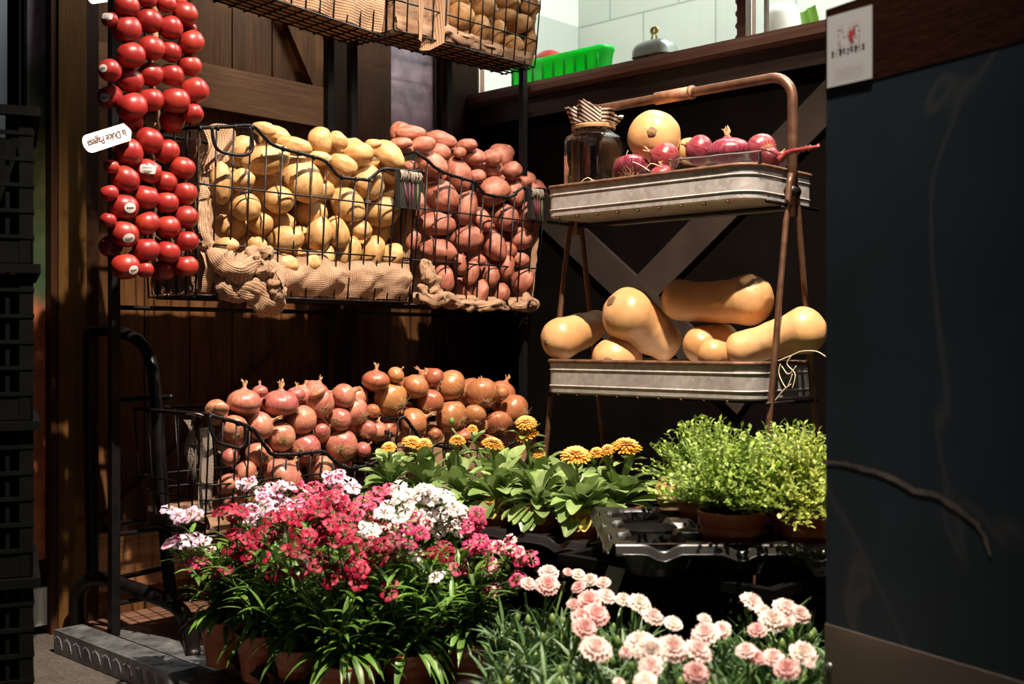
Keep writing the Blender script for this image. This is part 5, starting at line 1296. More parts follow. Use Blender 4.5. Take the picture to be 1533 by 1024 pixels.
# bloom meshes ---------------------------------------------------------------
def pink_bloom(cols, seed, R=0.0145):
    """five notched petals, flat, with a paler or darker eye"""
    random.seed(seed); mb = MB()
    for k in range(5):
        a0 = 2*math.pi*k/5+random.uniform(-.08, .08); cup = random.uniform(0.05, 0.35); rows = []
        for j, (rf, wf) in enumerate(((0.06, 0.02), (0.32, 0.16), (0.62, 0.50), (0.86, 0.66), (1.0, 0.60))):
            row = []
            for i in range(7):
                u = i/6-0.5; rr = R*rf
                if j == 4: rr *= 1.0+(0.07 if i % 2 == 0 else -0.06)-0.5*abs(u)**2
                a = a0+u*wf*1.9; z = R*(cup*rf-0.30*rf*rf*rf+0.05*math.sin(i*2.2+k+seed)*rf+0.10*abs(u)*rf)
                row.append((rr*math.cos(a), rr*math.sin(a), z))
            rows.append(row)
        vs = [q for r in rows for q in r]
        for j in range(4):
            mb.add(vs, [(j*7+i, j*7+i+1, (j+1)*7+i+1, (j+1)*7+i) for i in range(6)], 1 if j <= 1 and len(cols) > 1 else 0) if False else None
        o = len(mb.v); mb.v += vs; mb.uv += [(0, 0)]*len(vs)
        for j in range(4):
            for i in range(6): mb.f.append((o+j*7+i, o+j*7+i+1, o+(j+1)*7+i+1, o+(j+1)*7+i)); mb.mi.append(1 if (j <= 1 and len(cols) > 1) else 0)
    gi = len(cols)
    mb.tube([(0, 0, -0.020), (0, 0, -0.010), (0, 0, 0.0005)], [0.0016, 0.0024, 0.0018], 6, gi)
    return mb.mesh('pink_bloom_shape', [M[c] for c in cols]+[M['stem']])
def carn_bloom(col, seed, R=0.021):
    random.seed(seed); mb = MB()
    for ring in range(5):
        n = 7; rr0 = R*(1.0-ring*0.17); el = 0.10+ring*0.30
        for k in range(n):
            a0 = 2*math.pi*k/n+ring*0.5+random.uniform(-.15, .15); rows = []
            for j in range(5):
                rf = (0.08, 0.4, 0.72, 0.92, 1.0)[j]; wf = (0.1, 0.4, 0.62, 0.66, 0.62)[j]; row = []
                for i in range(9):
                    u = i/8-0.5; rr = rr0*rf*(1+(0.06*math.sin(i*3.1+k) if j == 4 else 0)-0.35*u*u); a = a0+u*wf*1.7
                    fr = 0.16*R*rf*rf*math.sin(u*17+k*2+ring)+0.05*R*random.uniform(-1, 1)*rf
                    e = el*(0.5+0.5*rf); z = rr*math.sin(e)+fr*0.8-0.25*rr0*rf**3*(1-ring*0.2); row.append((rr*math.cos(e)*math.cos(a), rr*math.cos(e)*math.sin(a), z))
                rows.append(row)
            o = len(mb.v); vs = [q for r in rows for q in r]; mb.v += vs; mb.uv += [(0, 0)]*len(vs)
            for j in range(4):
                for i in range(8): mb.f.append((o+j*9+i, o+j*9+i+1, o+(j+1)*9+i+1, o+(j+1)*9+i)); mb.mi.append(0)
    mb.tube([(0, 0, -0.026), (0, 0, -0.020), (0, 0, -0.006), (0, 0, 0.002)], [0.0025, 0.0048, 0.0055, 0.004], 10, 1)
    return mb.mesh('carnation_bloom_shape', [M[col], M['stem']])
def cal_bloom(seed, R=0.026):
    random.seed(seed); mb = MB()
    for ring in range(6):
        n = 26-ring*3; rr = R*(1-ring*0.13); el = -0.02+ring*0.16
        for k in range(n):
            a = 2*math.pi*(k+0.5*ring)/n+random.uniform(-.05, .05); c, s_ = math.cos(a), math.sin(a); e = el+random.uniform(-.08, .10); vs = []
            for j, (rf, w) in enumerate(((0.10, 0.4), (0.5, 0.9), (0.85, 1.0), (1.0, 0.55))):
                r_ = rr*rf; z = r_*math.sin(e)-0.10*rr*rf**3+ring*0.0010; ww = R*0.085*w; x, y = r_*math.cos(e)*c, r_*math.cos(e)*s_
                vs += [(x-s_*ww, y+c*ww, z+0.0006), (x, y, z), (x+s_*ww, y-c*ww, z+0.0006)]
            mb.add(vs, [f for j in range(3) for f in ((j*3, j*3+1, j*3+4, j*3+3), (j*3+1, j*3+2, j*3+5, j*3+4))], 0 if ring < 2 else 1)
    mb.lathe([(0.001, 0.008), (0.006, 0.0075), (0.008, 0.003)], 12, (0, 0, 0), 1)
    mb.tube([(0, 0, -0.02), (0, 0, -0.008), (0, 0, 0.001)], [0.0022, 0.0045, 0.008], 10, 2)
    return mb.mesh('marigold_bloom_shape', [M['orange'], M['yelloworange'], M['stem']])
B = {
 'crimson': [pink_bloom(['crimson', 'darkcrimson'], i) for i in range(3)],
 'darkcrimson': [pink_bloom(['darkcrimson'], i+5) for i in range(2)],
 'hotpink': [pink_bloom(['hotpink', 'crimson'], i+10) for i in range(2)]+[pink_bloom(['lightpink', 'hotpink'], 13)],
 'magenta': [pink_bloom(['magenta', 'hotpink'], i+20) for i in range(2)]+[pink_bloom(['hotpink', 'darkcrimson'], 23)],
 'lilac': [pink_bloom(['lilac', 'magenta'], 30), pink_bloom(['lilac', 'lilac'], 31, 0.016), pink_bloom(['lilac', 'lightpink'], 32)],
 'white': [pink_bloom(['white', 'lightpink'], 40), pink_bloom(['white'], 41), pink_bloom(['white'], 42)],
 'pinkwhite': [pink_bloom(['lightpink', 'magenta'], 50), pink_bloom(['magenta', 'lightpink'], 51)],
}
def orient(o, p, n, sc=1.0):
    n = Vector(n).normalized(); X = n.orthogonal().normalized(); R = basis(X, n) @ Matrix.Rotation(random.uniform(0, 6.28), 3, 'Z')
    o.matrix_world = Matrix.Translation(p) @ R.to_4x4() @ Matrix.Scale(sc, 4)
def local(root, p): return Vector(p)-root.location
DR, DH = 0.047, 0.080       # pot radius and height
random.seed(21)
def pinks(ij, label, clusters, skirt=26, hang=0):
    v = dpos(*ij); base = camw(v.x, v.y, 0.072); d0 = v.y
    root = plant_root('potted_pinks', base, label, 'potted flowers', 'pots of pinks in the front tray')
    pot(root, DR, DH)
    fol = MB(); rim = Vector((0, 0, DH))
    for (px, py, sx, sy, n, colr) in clusters:
        hub = PD(px, py+14, d0+random.uniform(-.03, .03))-base
        st = smooth_path([rim+Vector((random.uniform(-.015, .015), random.uniform(-.015, .015), -0.005)), rim.lerp(hub, 0.5)+Vector((random.uniform(-.01, .01), random.uniform(-.01, .01), 0.025)), hub], 5)
        fol.tube(st, 0.0016, 5, 1)
        for k in range(1, len(st)-1):
            if k % 1 == 0:
                for s_ in (0, 1): dd = rnd_dir(0.2, 0.9); leaf(fol, st[k], dd, random.uniform(.025, .045), random.uniform(.006, .010), 0.5)
        for k in range(n):
            g = (random.gauss(0, 0.55), random.gauss(0, 0.55)); p = PD(px+max(-1.1, min(1.1, g[0]))*sx, py+max(-1.1, min(1.1, g[1]))*sy, d0+random.uniform(-.045, .03))-base
            fol.tube([hub, hub.lerp(p, 0.5)+Vector((0, 0, -0.004)), p-Vector((0, 0, 0.006))], 0.0009, 4, 1)
            if random.random() < 0.8: leaf(fol, hub.lerp(p, 0.3), rnd_dir(0.3, 1.2), random.uniform(.02, .035), 0.005, 0.3)
            b_ = link('bloom', random.choice(B[colr]), root); nrm = VIEW*random.uniform(0.2, 1.0)+UP*random.uniform(0.5, 1.1)+RIGHT*random.uniform(-.6, .6)
            nrm.normalize(); X = nrm.orthogonal().normalized(); R = basis(X, nrm) @ Matrix.Rotation(random.uniform(0, 6.28), 3, 'Z')
            b_.matrix_basis = Matrix.Translation(p) @ R.to_4x4() @ Matrix.Scale(random.uniform(0.8, 1.12), 4)
    # body of leafy stems
    for k in range(34):
        dd = rnd_dir(0.75, 1.45); L = random.uniform(0.06, 0.15); p0 = rim+Vector((random.uniform(-.02, .02), random.uniform(-.02, .02), 0)); p1 = p0+dd*L
        fol.tube([p0, p0.lerp(p1, .5)+Vector((0, 0, .005)), p1], 0.0013, 4, 1)
        for t_ in (0.3, 0.45, 0.6, 0.75, 0.9, 1.0):
            for s_ in range(2): leaf(fol, p0.lerp(p1, t_), (dd*0.5+rnd_dir(-0.2, 0.9)), random.uniform(.03, .055), random.uniform(.006, .011), 0.6)
    for k in range(skirt):
        dd = rnd_dir(-0.1, 0.7); p0 = rim+Vector((dd.x*0.02, dd.y*0.02, random.uniform(0, 0.02))); leaf(fol, p0, dd, random.uniform(.040, .098), random.uniform(.009, .015), 1.25, n=7)
    fol.build('foliage', [M['dialeaf'], M['stem']], root)
    return root
pinks((0, 0), 'foremost pot of pinks, crimson blooms over long drooping leaves', [(485, 770, 22, 20, 10, 'crimson'), (505, 800, 26, 16, 9, 'crimson'), (480, 855, 28, 12, 8, 'crimson'), (530, 850, 24, 14, 8, 'crimson'), (545, 880, 12, 8, 3, 'crimson'), (583, 878, 8, 12, 3, 'crimson'), (500, 775, 30, 20, 6, 'darkcrimson'), (440, 820, 18, 12, 4, 'darkcrimson'), (560, 815, 25, 12, 6, 'darkcrimson')], 50)
pinks((1, 0), 'pot of pinks second from the front corner, white and magenta blooms', [(588, 770, 16, 10, 5, 'white'), (622, 833, 9, 5, 2, 'white'), (650, 860, 8, 5, 2, 'white'), (612, 805, 22, 14, 5, 'magenta'), (575, 835, 18, 14, 6, 'darkcrimson'), (590, 800, 20, 12, 4, 'pinkwhite'), (655, 825, 18, 12, 4, 'darkcrimson')], 44)
pinks((2, 0), 'pot of pinks at the right of the tray with fringed pink-red blooms', [(722, 815, 18, 12, 7, 'magenta'), (762, 818, 18, 12, 7, 'pinkwhite'), (785, 832, 12, 10, 4, 'magenta'), (768, 868, 10, 10, 3, 'magenta'), (735, 883, 15, 6, 4, 'pinkwhite'), (688, 852, 14, 8, 4, 'magenta'), (735, 845, 18, 8, 4, 'pinkwhite')], 40)
pinks((0, 1), 'pot of pinks behind the foremost one, all deep crimson', [(455, 800, 22, 12, 8, 'crimson'), (410, 858, 10, 7, 3, 'crimson'), (430, 775, 24, 12, 8, 'crimson'), (400, 800, 20, 12, 5, 'darkcrimson'), (470, 825, 18, 10, 4, 'darkcrimson')], 26)
pinks((0, 2), 'pot of pinks at centre left with bright crimson blooms', [(372, 802, 28, 12, 9, 'crimson'), (365, 830, 26, 12, 8, 'crimson'), (350, 765, 20, 9, 6, 'crimson'), (335, 855, 16, 8, 3, 'crimson'), (385, 765, 18, 10, 4, 'lilac')], 30)
pinks((0, 3), 'leftmost pot of pinks with pale lilac and a few crimson blooms', [(272, 772, 22, 9, 9, 'lilac'), (258, 812, 14, 9, 5, 'lilac'), (290, 808, 15, 9, 4, 'lilac'), (300, 845, 26, 8, 6, 'magenta'), (313, 880, 11, 10, 4, 'crimson'), (318, 822, 10, 6, 1, 'white')], 40)
pinks((1, 3), 'back left pot of pinks crowned with pale lilac blooms', [(385, 728, 20, 12, 7, 'lilac'), (415, 738, 22, 14, 8, 'lilac'), (368, 770, 16, 12, 4, 'lilac'), (430, 755, 20, 10, 6, 'lilac'), (402, 750, 20, 10, 4, 'lilac')], 10)
pinks((2, 3), 'rearmost pot of pinks with small lilac blooms before the onions', [(498, 715, 16, 9, 6, 'lilac'), (520, 727, 14, 8, 4, 'lilac'), (470, 735, 22, 10, 6, 'hotpink')], 8)
pinks((1, 2), 'pot of pinks amid the others with rose-pink fringed blooms', [(470, 755, 26, 12, 12, 'hotpink'), (505, 745, 24, 12, 9, 'hotpink'), (500, 755, 16, 14, 6, 'crimson'), (540, 765, 24, 14, 10, 'hotpink')], 8)
pinks((2, 2), 'pot of pinks at the back centre with hot pink blooms', [(575, 738, 22, 9, 11, 'hotpink'), (545, 775, 26, 12, 9, 'hotpink'), (565, 790, 20, 12, 5, 'crimson')], 8)
pinks((1, 1), 'pot of pinks in the middle of the tray mixing white and pink blooms', [(620, 772, 18, 10, 7, 'hotpink'), (600, 752, 18, 12, 7, 'white'), (555, 790, 24, 10, 6, 'white'), (535, 815, 22, 12, 6, 'darkcrimson'), (600, 785, 20, 10, 5, 'white')], 12)
pinks((2, 1), 'pot of pinks at the back right crowned with white blooms', [(625, 738, 28, 9, 15, 'white'), (660, 742, 16, 9, 8, 'white'), (645, 775, 22, 11, 11, 'white'), (682, 766, 20, 10, 9, 'white'), (672, 790, 22, 10, 8, 'white'), (713, 772, 14, 10, 6, 'magenta'), (705, 795, 16, 8, 6, 'magenta')], 14)
# carnations -------------------------------------------------------------------
CB = [carn_bloom(c, i) for i, c in enumerate(('blush', 'blush', 'blushcream', 'lightpink'))]
CBL = [(240,105,50),(150,155,38),(235,160,58),(325,105,24),(370,115,36),(420,140,38),(480,150,36),(370,170,38),(495,210,48),(570,225,42),(640,240,58),(415,230,62),(450,290,64),(390,300,56),(350,245,34),(400,350,62),(700,300,56),(790,330,46),(450,440,78),(635,410,72),(580,460,36),(690,460,80),(790,440,78),(900,450,72),(690,520,60),(665,580,56),(890,550,62),(552,592,30),(930,375,74),(1000,360,48),(928,310,34),(1140,235,60),(1190,280,46),(1290,265,66),(1350,290,52),(1230,315,66),(1160,360,46),(1300,325,28),(1110,450,52),(1160,480,44),(1230,480,54),(1290,530,62),(1365,460,66),(1395,512,26)]
CP = [(.034, 1.57), (.142, 1.462), (.25, 1.354), (.034, 1.354), (.358, 1.462), (.358, 1.57), (.25, 1.222), (.358, 1.354), (.034, 1.222), (.142, 1.354), (.142, 1.222)]
CLAB = ['rear left pot of pale pink carnations, tallest blooms beside the pinks', 'pot of pale pink carnations in front of the grey plant label', 'pot of pale pink carnations in the middle, low blooms against the dark gap', 'pot of pale pink carnations at the left with big open blooms', 'pot of pale pink carnations right of the dark gap', 'pot of pale pink carnations at the right rear beside the black marble panel', 'frontmost right pot of pale pink carnations with cream blooms', 'pot of pale pink carnations in the right front, near the marble panel', 'pot of carnations at the lower left front corner, mostly leaves', 'pot of pale pink carnations at the centre of the left group', 'middle of the three frontmost pots of pale pink carnations']
croots = []
random.seed(33)
for (r_, d_), lb in zip(CP, CLAB):
    base = camw(r_, d_, 0.048); root = plant_root('potted_carnation', base, lb, 'potted flowers', 'pots of pale pink carnations'); pot(root, 0.044, 0.078); croots.append((root, r_, d_, MB()))
for (x, y, rr) in CBL:
    px, py = 740+x/2.948, 820+y/2.948; d = min(1.66, max(1.12, 0.335*FPX/(py-512+6))); d += random.uniform(-.02, .02); p = PD(px, py, d); r_ = (px-766.5)/FPX*d
    best = min(croots, key=lambda c: (c[1]-r_)**2+(c[2]-d)**2); root, cr, cd, mb = best
    b_ = link('bloom', random.choice(CB), root); nrm = (UP*random.uniform(0.7, 1.1)+VIEW*random.uniform(0.3, 0.8)+RIGHT*random.uniform(-.4, .4)).normalized()
    lp = p-root.location; X = nrm.orthogonal().normalized(); R = basis(X, nrm) @ Matrix.Rotation(random.uniform(0, 6.28), 3, 'Z')
    b_.matrix_basis = Matrix.Translation(lp) @ R.to_4x4() @ Matrix.Scale(rr/2.948*d/FPX/0.0215, 4)
    e = lp-nrm*0.02; mb.tube(smooth_path([(0, 0, 0.07), e*0.5+Vector((0, 0, 0.05)), e], 5), 0.0018, 5, 1)
for root, cr, cd, mb in croots:
    for k in range(95):
        a = random.random()*6.28; rr = random.random()**0.5*0.06; p0 = Vector((math.cos(a)*rr*0.7, math.sin(a)*rr*0.7, 0.07)); h = random.uniform(0.05, 0.155)*(1-0.3*rr/0.06)
        top_ = p0+Vector((math.cos(a)*rr*0.5, math.sin(a)*rr*0.5, h)); mb.tube([p0, p0.lerp(top_, .5), top_], 0.0014, 4, 1)
        for t_ in (0.35, 0.55, 0.75, 0.9, 1.0):
            for s_ in range(2): leaf(mb, p0.lerp(top_, t_), rnd_dir(0.35, 1.25), random.uniform(.028, .048), random.uniform(.0045, .007), 0.35, n=5, fold=0.5)
    for k in range(5):
        a = random.random()*6.28; p = Vector((math.cos(a)*0.04, math.sin(a)*0.04, 0.19+random.random()*0.03)); mb.tube([p-Vector((0, 0, 0.05)), p-Vector((0, 0, 0.012)), p-Vector((0, 0, 0.006)), p, p+Vector((0, 0, 0.006))], [0.0012, 0.0015, 0.004, 0.0045, 0.001], 8, 1)
    mb.build('foliage', [M['carleaf'], M['stem']], root)
# grey paper plant label among the carnations
a = PD(917, 868, 1.63); mb = MB(); mb.box((-0.0135, -0.0004, -0.035), (0.0135, 0.0004, 0.020)); mb.box((-0.004, -0.0004, -0.15), (0.004, 0.0004, -0.035)); o = mb.build('plant_label', M['greypaper'] if 'greypaper' in M else M['stickerwhite'], smooth=False); o.location = a; o.rotation_euler = (0.25, 0.25, YAW+0.3); tag(o, 'grey paper plant label standing among the rear carnations', 'label')
# marigolds ---------------------------------------------------------------------
CM = [cal_bloom(i) for i in range(3)]
MG = [((-1.2685, 1.5385), 'marigold pot at the right front, big orange bloom above a yellowed leaf', [(862, 681, 1.0, 24)]),
      ((-1.3715, 1.5385), 'marigold pot second from the right in front, with white label on its pot', [(893, 678, .5, 12)]),
      ((-1.4745, 1.5385), 'marigold pot in the front row over the edge of the pinks', [(738, 664, 1.0, 18)]),
      ((-1.5775, 1.5385), 'front row marigold pot with an orange bud behind the white pinks', [(685, 659, .8, 13)]),
      ((-1.6805, 1.5385), 'second marigold pot from the left with two orange blooms', [(618, 662, 1.0, 17), (635, 664, .8, 13)]),
      ((-1.7835, 1.5385), 'leftmost marigold pot beside the pink onions', [(582, 669, .8, 12)]),
      ((-1.2685, 1.642), 'rear right marigold pot with wide yellow-orange bloom, beside the empty cells', [(938, 668, 1.0, 24), (910, 673, .7, 12)]),
      ((-1.3715, 1.642), 'rear marigold pot with long upright leaves, left of the stand leg', []),
      ((-1.4745, 1.642), 'rear marigold pot with two stacked orange blooms', [(787, 632, 1.0, 17), (788, 651, 1.0, 19), (806, 680, .7, 10)]),
      ((-1.5775, 1.642), 'rear marigold pot with small round orange bud before the brown onions', [(707, 642, .6, 9), (676, 630, 0, 5)])]
random.seed(55)
for (xy, lb, fl_) in MG:
    base = Vector((xy[0], xy[1], 0.256)); root = plant_root('potted_marigold', base, lb, 'potted flowers', 'pots of orange marigolds'); pot(root, 0.046, 0.078); mb = MB(); d0 = depth(base)
    rear = xy[1] > 1.6
    nl = 46
    for k in range(nl):
        el = random.uniform(0.15, 1.35); dd = rnd_dir(el, el); L = random.uniform(0.055, 0.088)*(1.12 if rear else 1.0); p0 = Vector((dd.x*0.006, dd.y*0.006, 0.070+0.04*random.random()*max(0, el-0.4)))
        leaf(mb, p0, dd, L, random.uniform(0.024, 0.033), random.uniform(0.4, 1.5), 'spoon', 8, random.uniform(0.15, 0.5), twist=random.uniform(-.5, .5))
    for (px, py, op, rp) in fl_:
        p = PD(px, py, d0-random.uniform(0, .02))-base; mb.tube(smooth_path([(0, 0, 0.07), p*0.5+Vector((0, 0, 0.03)), p-Vector((0, 0, 0.015))], 5), 0.0024, 6, 1)
        if op == 0: mb.lathe([(0.001, -0.008), (0.005, -0.005), (0.0065, 0), (0.004, 0.006), (0.001, 0.007)], 10, p, 1); continue
        b_ = link('bloom', random.choice(CM), root); nrm = (UP*1.0+VIEW*random.uniform(0.25, 0.6)+RIGHT*random.uniform(-.3, .3)).normalized(); X = nrm.orthogonal().normalized()
        b_.matrix_basis = Matrix.Translation(p) @ basis(X, nrm).to_4x4() @ Matrix.Diagonal((rp*d0/FPX/0.026, rp*d0/FPX/0.026, rp*d0/FPX/0.026*(1.0+(1-op)), 1))
        for q in range(5): leaf(mb, p-Vector((0, 0, 0.03)), rnd_dir(0.2, 1.1), 0.04, 0.015, 0.5, 'spoon', 6, 0.3)
    mb.build('foliage', [M['calleaf'], M['stem']], root)
    if 'yellowed' in lb or 'over the edge' in lb or 'white label' in lb:
        mb = MB()
        for k in range(3): leaf(mb, Vector((0, 0, 0.085)), (VIEW+RIGHT*random.uniform(-.8, .8)+UP*0.15), 0.07, 0.03, 1.2, 'spoon', 8, 0.4)
        mb.build('yellowed_leaf', M['yellowleaf'], root)
    if 'white label' in lb: barlabel(root, 0.046, 0.078, math.atan2(VIEW.y, VIEW.x)-0.55, 0.30, 0.012, 0.058)
# thyme ---------------------------------------------------------------------------
THP = [((0.3155, 1.630), 'front pot of thyme with barcode label, right of the empty cells'), ((0.4225, 1.630), 'front right pot of thyme, yellower, beside the black marble panel'), ((0.3155, 1.844), 'rear left pot of thyme behind the one with barcode label'), ((0.4225, 1.737), 'rear right pot of thyme, mostly hidden by the two in front')]
random.seed(77)
for idx, ((r_, d_), lb) in enumerate(THP):
    base = camw(r_, d_, 0.306); root = plant_root('potted_thyme', base, lb, 'potted herb', 'pots of thyme'); pot(root, 0.048, 0.082); mb = MB()
    for k in range(290):
        dd = rnd_dir(0.35 if idx != 1 else 0.0, 1.5); L = random.uniform(0.07, 0.125)*(1.05-0.10*math.cos(math.asin(min(1, dd.z)))); p0 = Vector((dd.x*0.02, dd.y*0.02, 0.076)); mid = p0+dd*L*0.5+Vector((0, 0, 0.005)); e = p0+dd*L+Vector((0, 0, -0.015*(1-dd.z)))
        st = [p0, mid, e]; mb.tube(st, 0.0006, 3, 1)
        for q in range(16):
            t_ = 0.25+0.75*q/15; p = p0.lerp(mid, t_*2) if t_ < 0.5 else mid.lerp(e, t_*2-1); w_ = rnd_dir(-0.3, 1.2); leaf(mb, p, w_+dd*0.4, random.uniform(.007, .011), random.uniform(.005, .0075), 0.2, n=2, fold=0.2)
    mb.build('foliage', [M['thyme' if idx == 1 else 'thymegreen'], M['stem']], root)
    if 'barcode label, right' in lb: barlabel(root, 0.048, 0.082, math.atan2(VIEW.y, VIEW.x)-0.72, 0.62, 0.010, 0.040)
# orange gourd behind the trays
p = PD(1003, 737, 2.02); g = blob(0.028, 0.028, 0.031, 4, 0.03).build('orange_gourd', M['squash']); g.location = p; tag(g, 'smooth orange gourd between the marigolds and the thyme', 'gourd')
crate(0.14, 0.10, p.z-0.033, (p.x-0.07, p.y-0.05+0.01, 0), 0, 'small black crate holding up the orange gourd', None, 6, 3)

# ================================================================== HAND TRUCK at the left
ht = empty('hand_truck', (-2.0, 1.1, 0)); tag(ht, 'old black tubular hand truck with checker plate foot, left of the pinks', 'hand truck')
HB = Vector((-2.0, 1.1, 0))
def htube(pts, r, nm, m='tube', n=12): mb = MB(); mb.tube([q-HB for q in smooth_path(pts, 6)], r, n); mb.build(nm, M[m], ht)
htube([PD(136, 496, 2.40), PD(170, 496, 2.38), PD(205, 508, 2.35), (PD(224, 535, 2.33)), PD(232, 580, 2.31), PD(238, 660, 2.30), PD(244, 760, 2.29), PD(252, 860, 2.27), PD(258, 900, 2.26)], 0.0125, 'handle')
htube([PD(136, 496, 2.40), PD(133, 520, 2.40), PD(134, 700, 2.40), PD(140, 870, 2.38)], 0.012, 'upright')
htube([PD(176, 500, 2.39), PD(172, 700, 2.37), PD(165, 860, 2.36)], 0.006, 'rear_strut')
f0 = PZ(118, 943, 0.012); f1 = PZ(289, 986, 0.03)
htube([f0, PD(117, 895, depth(f0)-.01), PD(128, 873, 2.40), PD(152, 866, 2.37), PD(195, 880, 2.32), PD(240, 896, 2.28), PD(268, 912, 2.26), PD(283, 940, 2.25), f1], 0.0155, 'axle_frame')
for (a, b) in (((178, 598), (258, 594)), ((176, 784), (242, 775)), ((164, 868), (248, 850))): htube([PD(a[0], a[1], 2.36), PD((a[0]+b[0])/2, (a[1]+b[1])/2, 2.33), PD(b[0], b[1], 2.30)], 0.0055, 'crossbar')
def checker(x0, x1, y0, y1, z1, nm):
    mb = MB(); mb.box((x0-HB.x, y0-HB.y, 0.001), (x1-HB.x, y1-HB.y, z1))
    n = int((x1-x0)/0.040)
    for i in range(n+1):
        cx = x0+0.022+i*0.040-HB.x
        if cx > x1-HB.x-0.015: break
        for k in range(5):
            dx = (k-2)*0.005; s_ = 1 if i % 2 else 1
            mb.obox((cx+dx, y0-HB.y, z1*0.48), Vector((0.0011, 0, 0)), Vector((0, 0.0012, 0)), Vector((-0.006*s_, 0, 0.015*(1-abs(k-2)*0.15))))
        for r_ in range(int((y1-y0)/0.03)):
            cy = y0+0.016+r_*0.03-HB.y
            for k in range(3): mb.obox((cx+(k-1)*0.005, cy, z1), Vector((0.0012, 0, 0)), Vector((0.005*(1 if (i+r_) % 2 else -1), 0.010, 0)), Vector((0, 0, 0.0012)))
    return mb.build(nm, M['alu'], ht, smooth=False)
checker(-2.245, -1.80, 1.040, 1.10, 0.047, 'foot_plate'); checker(-2.20, -1.78, 1.125, 1.20, 0.036, 'foot_plate')
checker(-1.775, -1.66, 1.045, 1.15, 0.040, 'foot_plate')

# ================================================================== DARK MARBLE COUNTER END at the right
T = Vector((0.487, -0.874)); Nn = Vector((-0.874, -0.487)); O_ = Vector((0.347, 1.25))
def face(t_, z, off=0.0): v = O_+T*t_+Nn*off; return camw(v.x, v.y, z)
mc = empty('marble_counter', face(0, 0)); tag(mc, 'dark marble-faced counter end with wood top band, blurred at the right', 'counter')
def fbox(t0, t1, z0, z1, off0, off1, nm, m):
    mb = MB(); o0 = face(0, 0); ps = [face(t, z, o) - o0 for z in (z0, z1) for (t, o) in ((t0, off0), (t1, off0), (t1, off1), (t0, off1))]
    mb.add(ps, [(0,3,2,1),(4,5,6,7),(0,1,5,4),(1,2,6,5),(2,3,7,6),(3,0,4,7)]); return mb.build(nm, M[m], mc, smooth=False)
fbox(0, 0.60, 0.319, 0.906, 0, -0.35, 'marble_panel', 'marble')
fbox(-0.0003, 0.60, 0.906, 0.997, 0.0003, -0.35, 'wood_band', 'slabwood')
fbox(-0.0005, 0.60, 0.0, 0.319, 0.0015, -0.35, 'metal_kick_band', 'kick')
def on_face(px, py, off=0.0006):
    k = (px-766.5)/FPX; o = O_+Nn*off; t_ = (k*o.y-o.x)/(T.x-k*T.y); d = o.y+T.y*t_; return face(t_, EYE+(512-py)/FPX*d, off)
mb = MB(); vp = [(1230, 691), (1262, 694), (1300, 703), (1335, 716), (1370, 734), (1400, 741), (1430, 760), (1455, 778), (1472, 800), (1482, 832)]
P_ = smooth_path([(x, y, 0) for x, y in vp], 8); vs = []
for i, q in enumerate(P_):
    tg = (P_[min(i+1, len(P_)-1)]-P_[max(i-1, 0)]).normalized(); nn = Vector((-tg.y, tg.x, 0)); w = (2.2+1.8*mnoise.noise(Vector((i*0.25, 0, 0)))+2.0*math.sin(math.pi*i/len(P_)))
    q = q+nn*2.5*mnoise.noise(Vector((i*0.3, 5, 0)))
    for s_ in (-1, 1): a = q+nn*w*s_; vs.append(on_face(a.x, a.y, 0.0004)-mc.location)
mb.add(vs, [(2*i, 2*i+1, 2*i+3, 2*i+2) for i in range(len(P_)-1)]); mb.build('marble_vein', M['vein'], mc)
mb = MB(); c = on_face(1241, 998, 0.002)-mc.location; mb.lathe([(0.001, 0.002), (0.004, 0.0015), (0.0045, 0)], 12, (0, 0, 0)); Rm = basis(UP, (RIGHT*Nn.x+FWD*Nn.y)); mb.v = [tuple(Rm @ Vector(v)+c) for v in mb.v]; mb.build('screw_head', M['chrome'], mc)
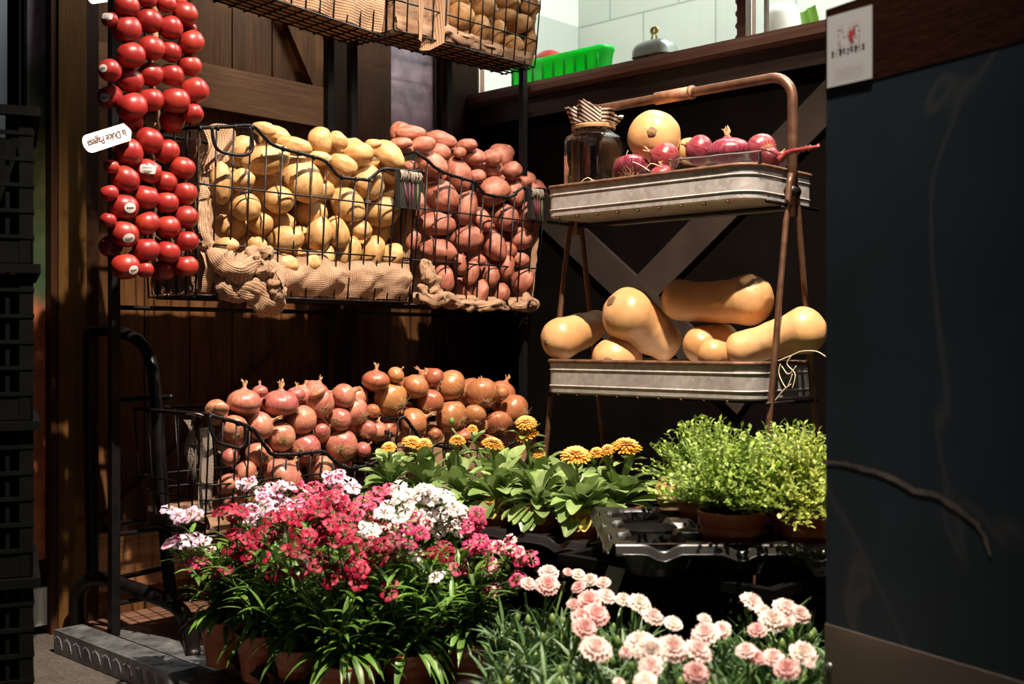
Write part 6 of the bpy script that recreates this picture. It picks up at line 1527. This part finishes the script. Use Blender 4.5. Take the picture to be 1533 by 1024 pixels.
# notice stuck on its corner
def quad_on(px0, px1, ya, yb, yc, yd, off, n=1):
    return [on_face(px0, ya, off), on_face(px1, yb, off), on_face(px1, yd, off), on_face(px0, yc, off)]
q = quad_on(1238, 1305, 26, 7, 132, 117, 0.0011); q2 = [p-(RIGHT*Nn.x+FWD*Nn.y)*0.0006 for p in q]; c = q[0].copy()
mb = MB(); mb.add([p-c for p in q+q2], [(0,1,2,3),(7,6,5,4),(0,4,5,1),(1,5,6,2),(2,6,7,3),(3,7,4,0)]); nt = mb.build('paper_notice', M['paleblue'] if 'paleblue' in M else M['paper'], smooth=False); nt.location = c
tag(nt, 'white paper notice with red mark stuck to the counter end top corner', 'notice')
def np_(u, v, off=0.0014):
    x = 1238+67*u; y = (26-19*u)*(1-v)+(132-15*u)*v; return on_face(x, y, off)-c
def npatch(mb, u0, v0, u1, v1): mb.add([np_(u0, v0), np_(u1, v0), np_(u1, v1), np_(u0, v1)], [(0, 1, 2, 3)])
random.seed(8); mb = MB(); npatch(mb, .48, .28, .60, .36); npatch(mb, .50, .34, .58, .42); npatch(mb, .56, .25, .63, .30); mb.build('red_mark', M['redink'], nt)
mb = MB()
for i in range(12):
    for j in range(9):
        if (i in (0, 11) or j in (0, 8) or random.random() < 0.18) and random.random() < 0.6: u = .24+i*.042; v = .17+j*.038; npatch(mb, u, v, u+.028, v+.026)
mb.build('faint_stamp', M['pinkink'], nt)
mb = MB()
for i in range(9): u = .10+i*.085; npatch(mb, u, .505+0.02*math.sin(i*2), u+.055, .535+.012*math.cos(i*3)); npatch(mb, u+.02, .50, u+.032, .555)
mb.build('dark_lettering', M['ink'], nt)
mb = MB()
for j in range(5):
    for i in range(14): u = .18+i*.045; npatch(mb, u, .74+j*.035, u+.032, .746+j*.035)
mb.build('fine_print', M['pinkink'], nt)
# amber bottle on the counter end
v = O_+T*0.035+Nn*(-0.06); b0 = camw(v.x, v.y, 0.997); ab_ = empty('glass_tumbler', b0); tag(ab_, 'glass tumbler of amber stirrers on top of the counter end, cut by the frame', 'glass')
mb = MB(); mb.lathe([(0.001, 0), (0.018, 0), (0.020, 0.004), (0.022, 0.10), (0.0205, 0.10), (0.0185, 0.006), (0.001, 0.004)], 28); mb.build('tumbler_glass', M['jar'], ab_)
mb = MB()
for k in range(9): a = k*0.7; mb.tube([(0.009*math.cos(a), 0.009*math.sin(a), 0.006), (0.014*math.cos(a+.4), 0.014*math.sin(a+.4), 0.12)], 0.0022, 6)
mb.build('stirrers', M['sleeve'], ab_)
# ------------------------------------------------------------------ tidy
for o in bpy.data.objects:
    if 'group' in o and o['group'] is None: del o['group']
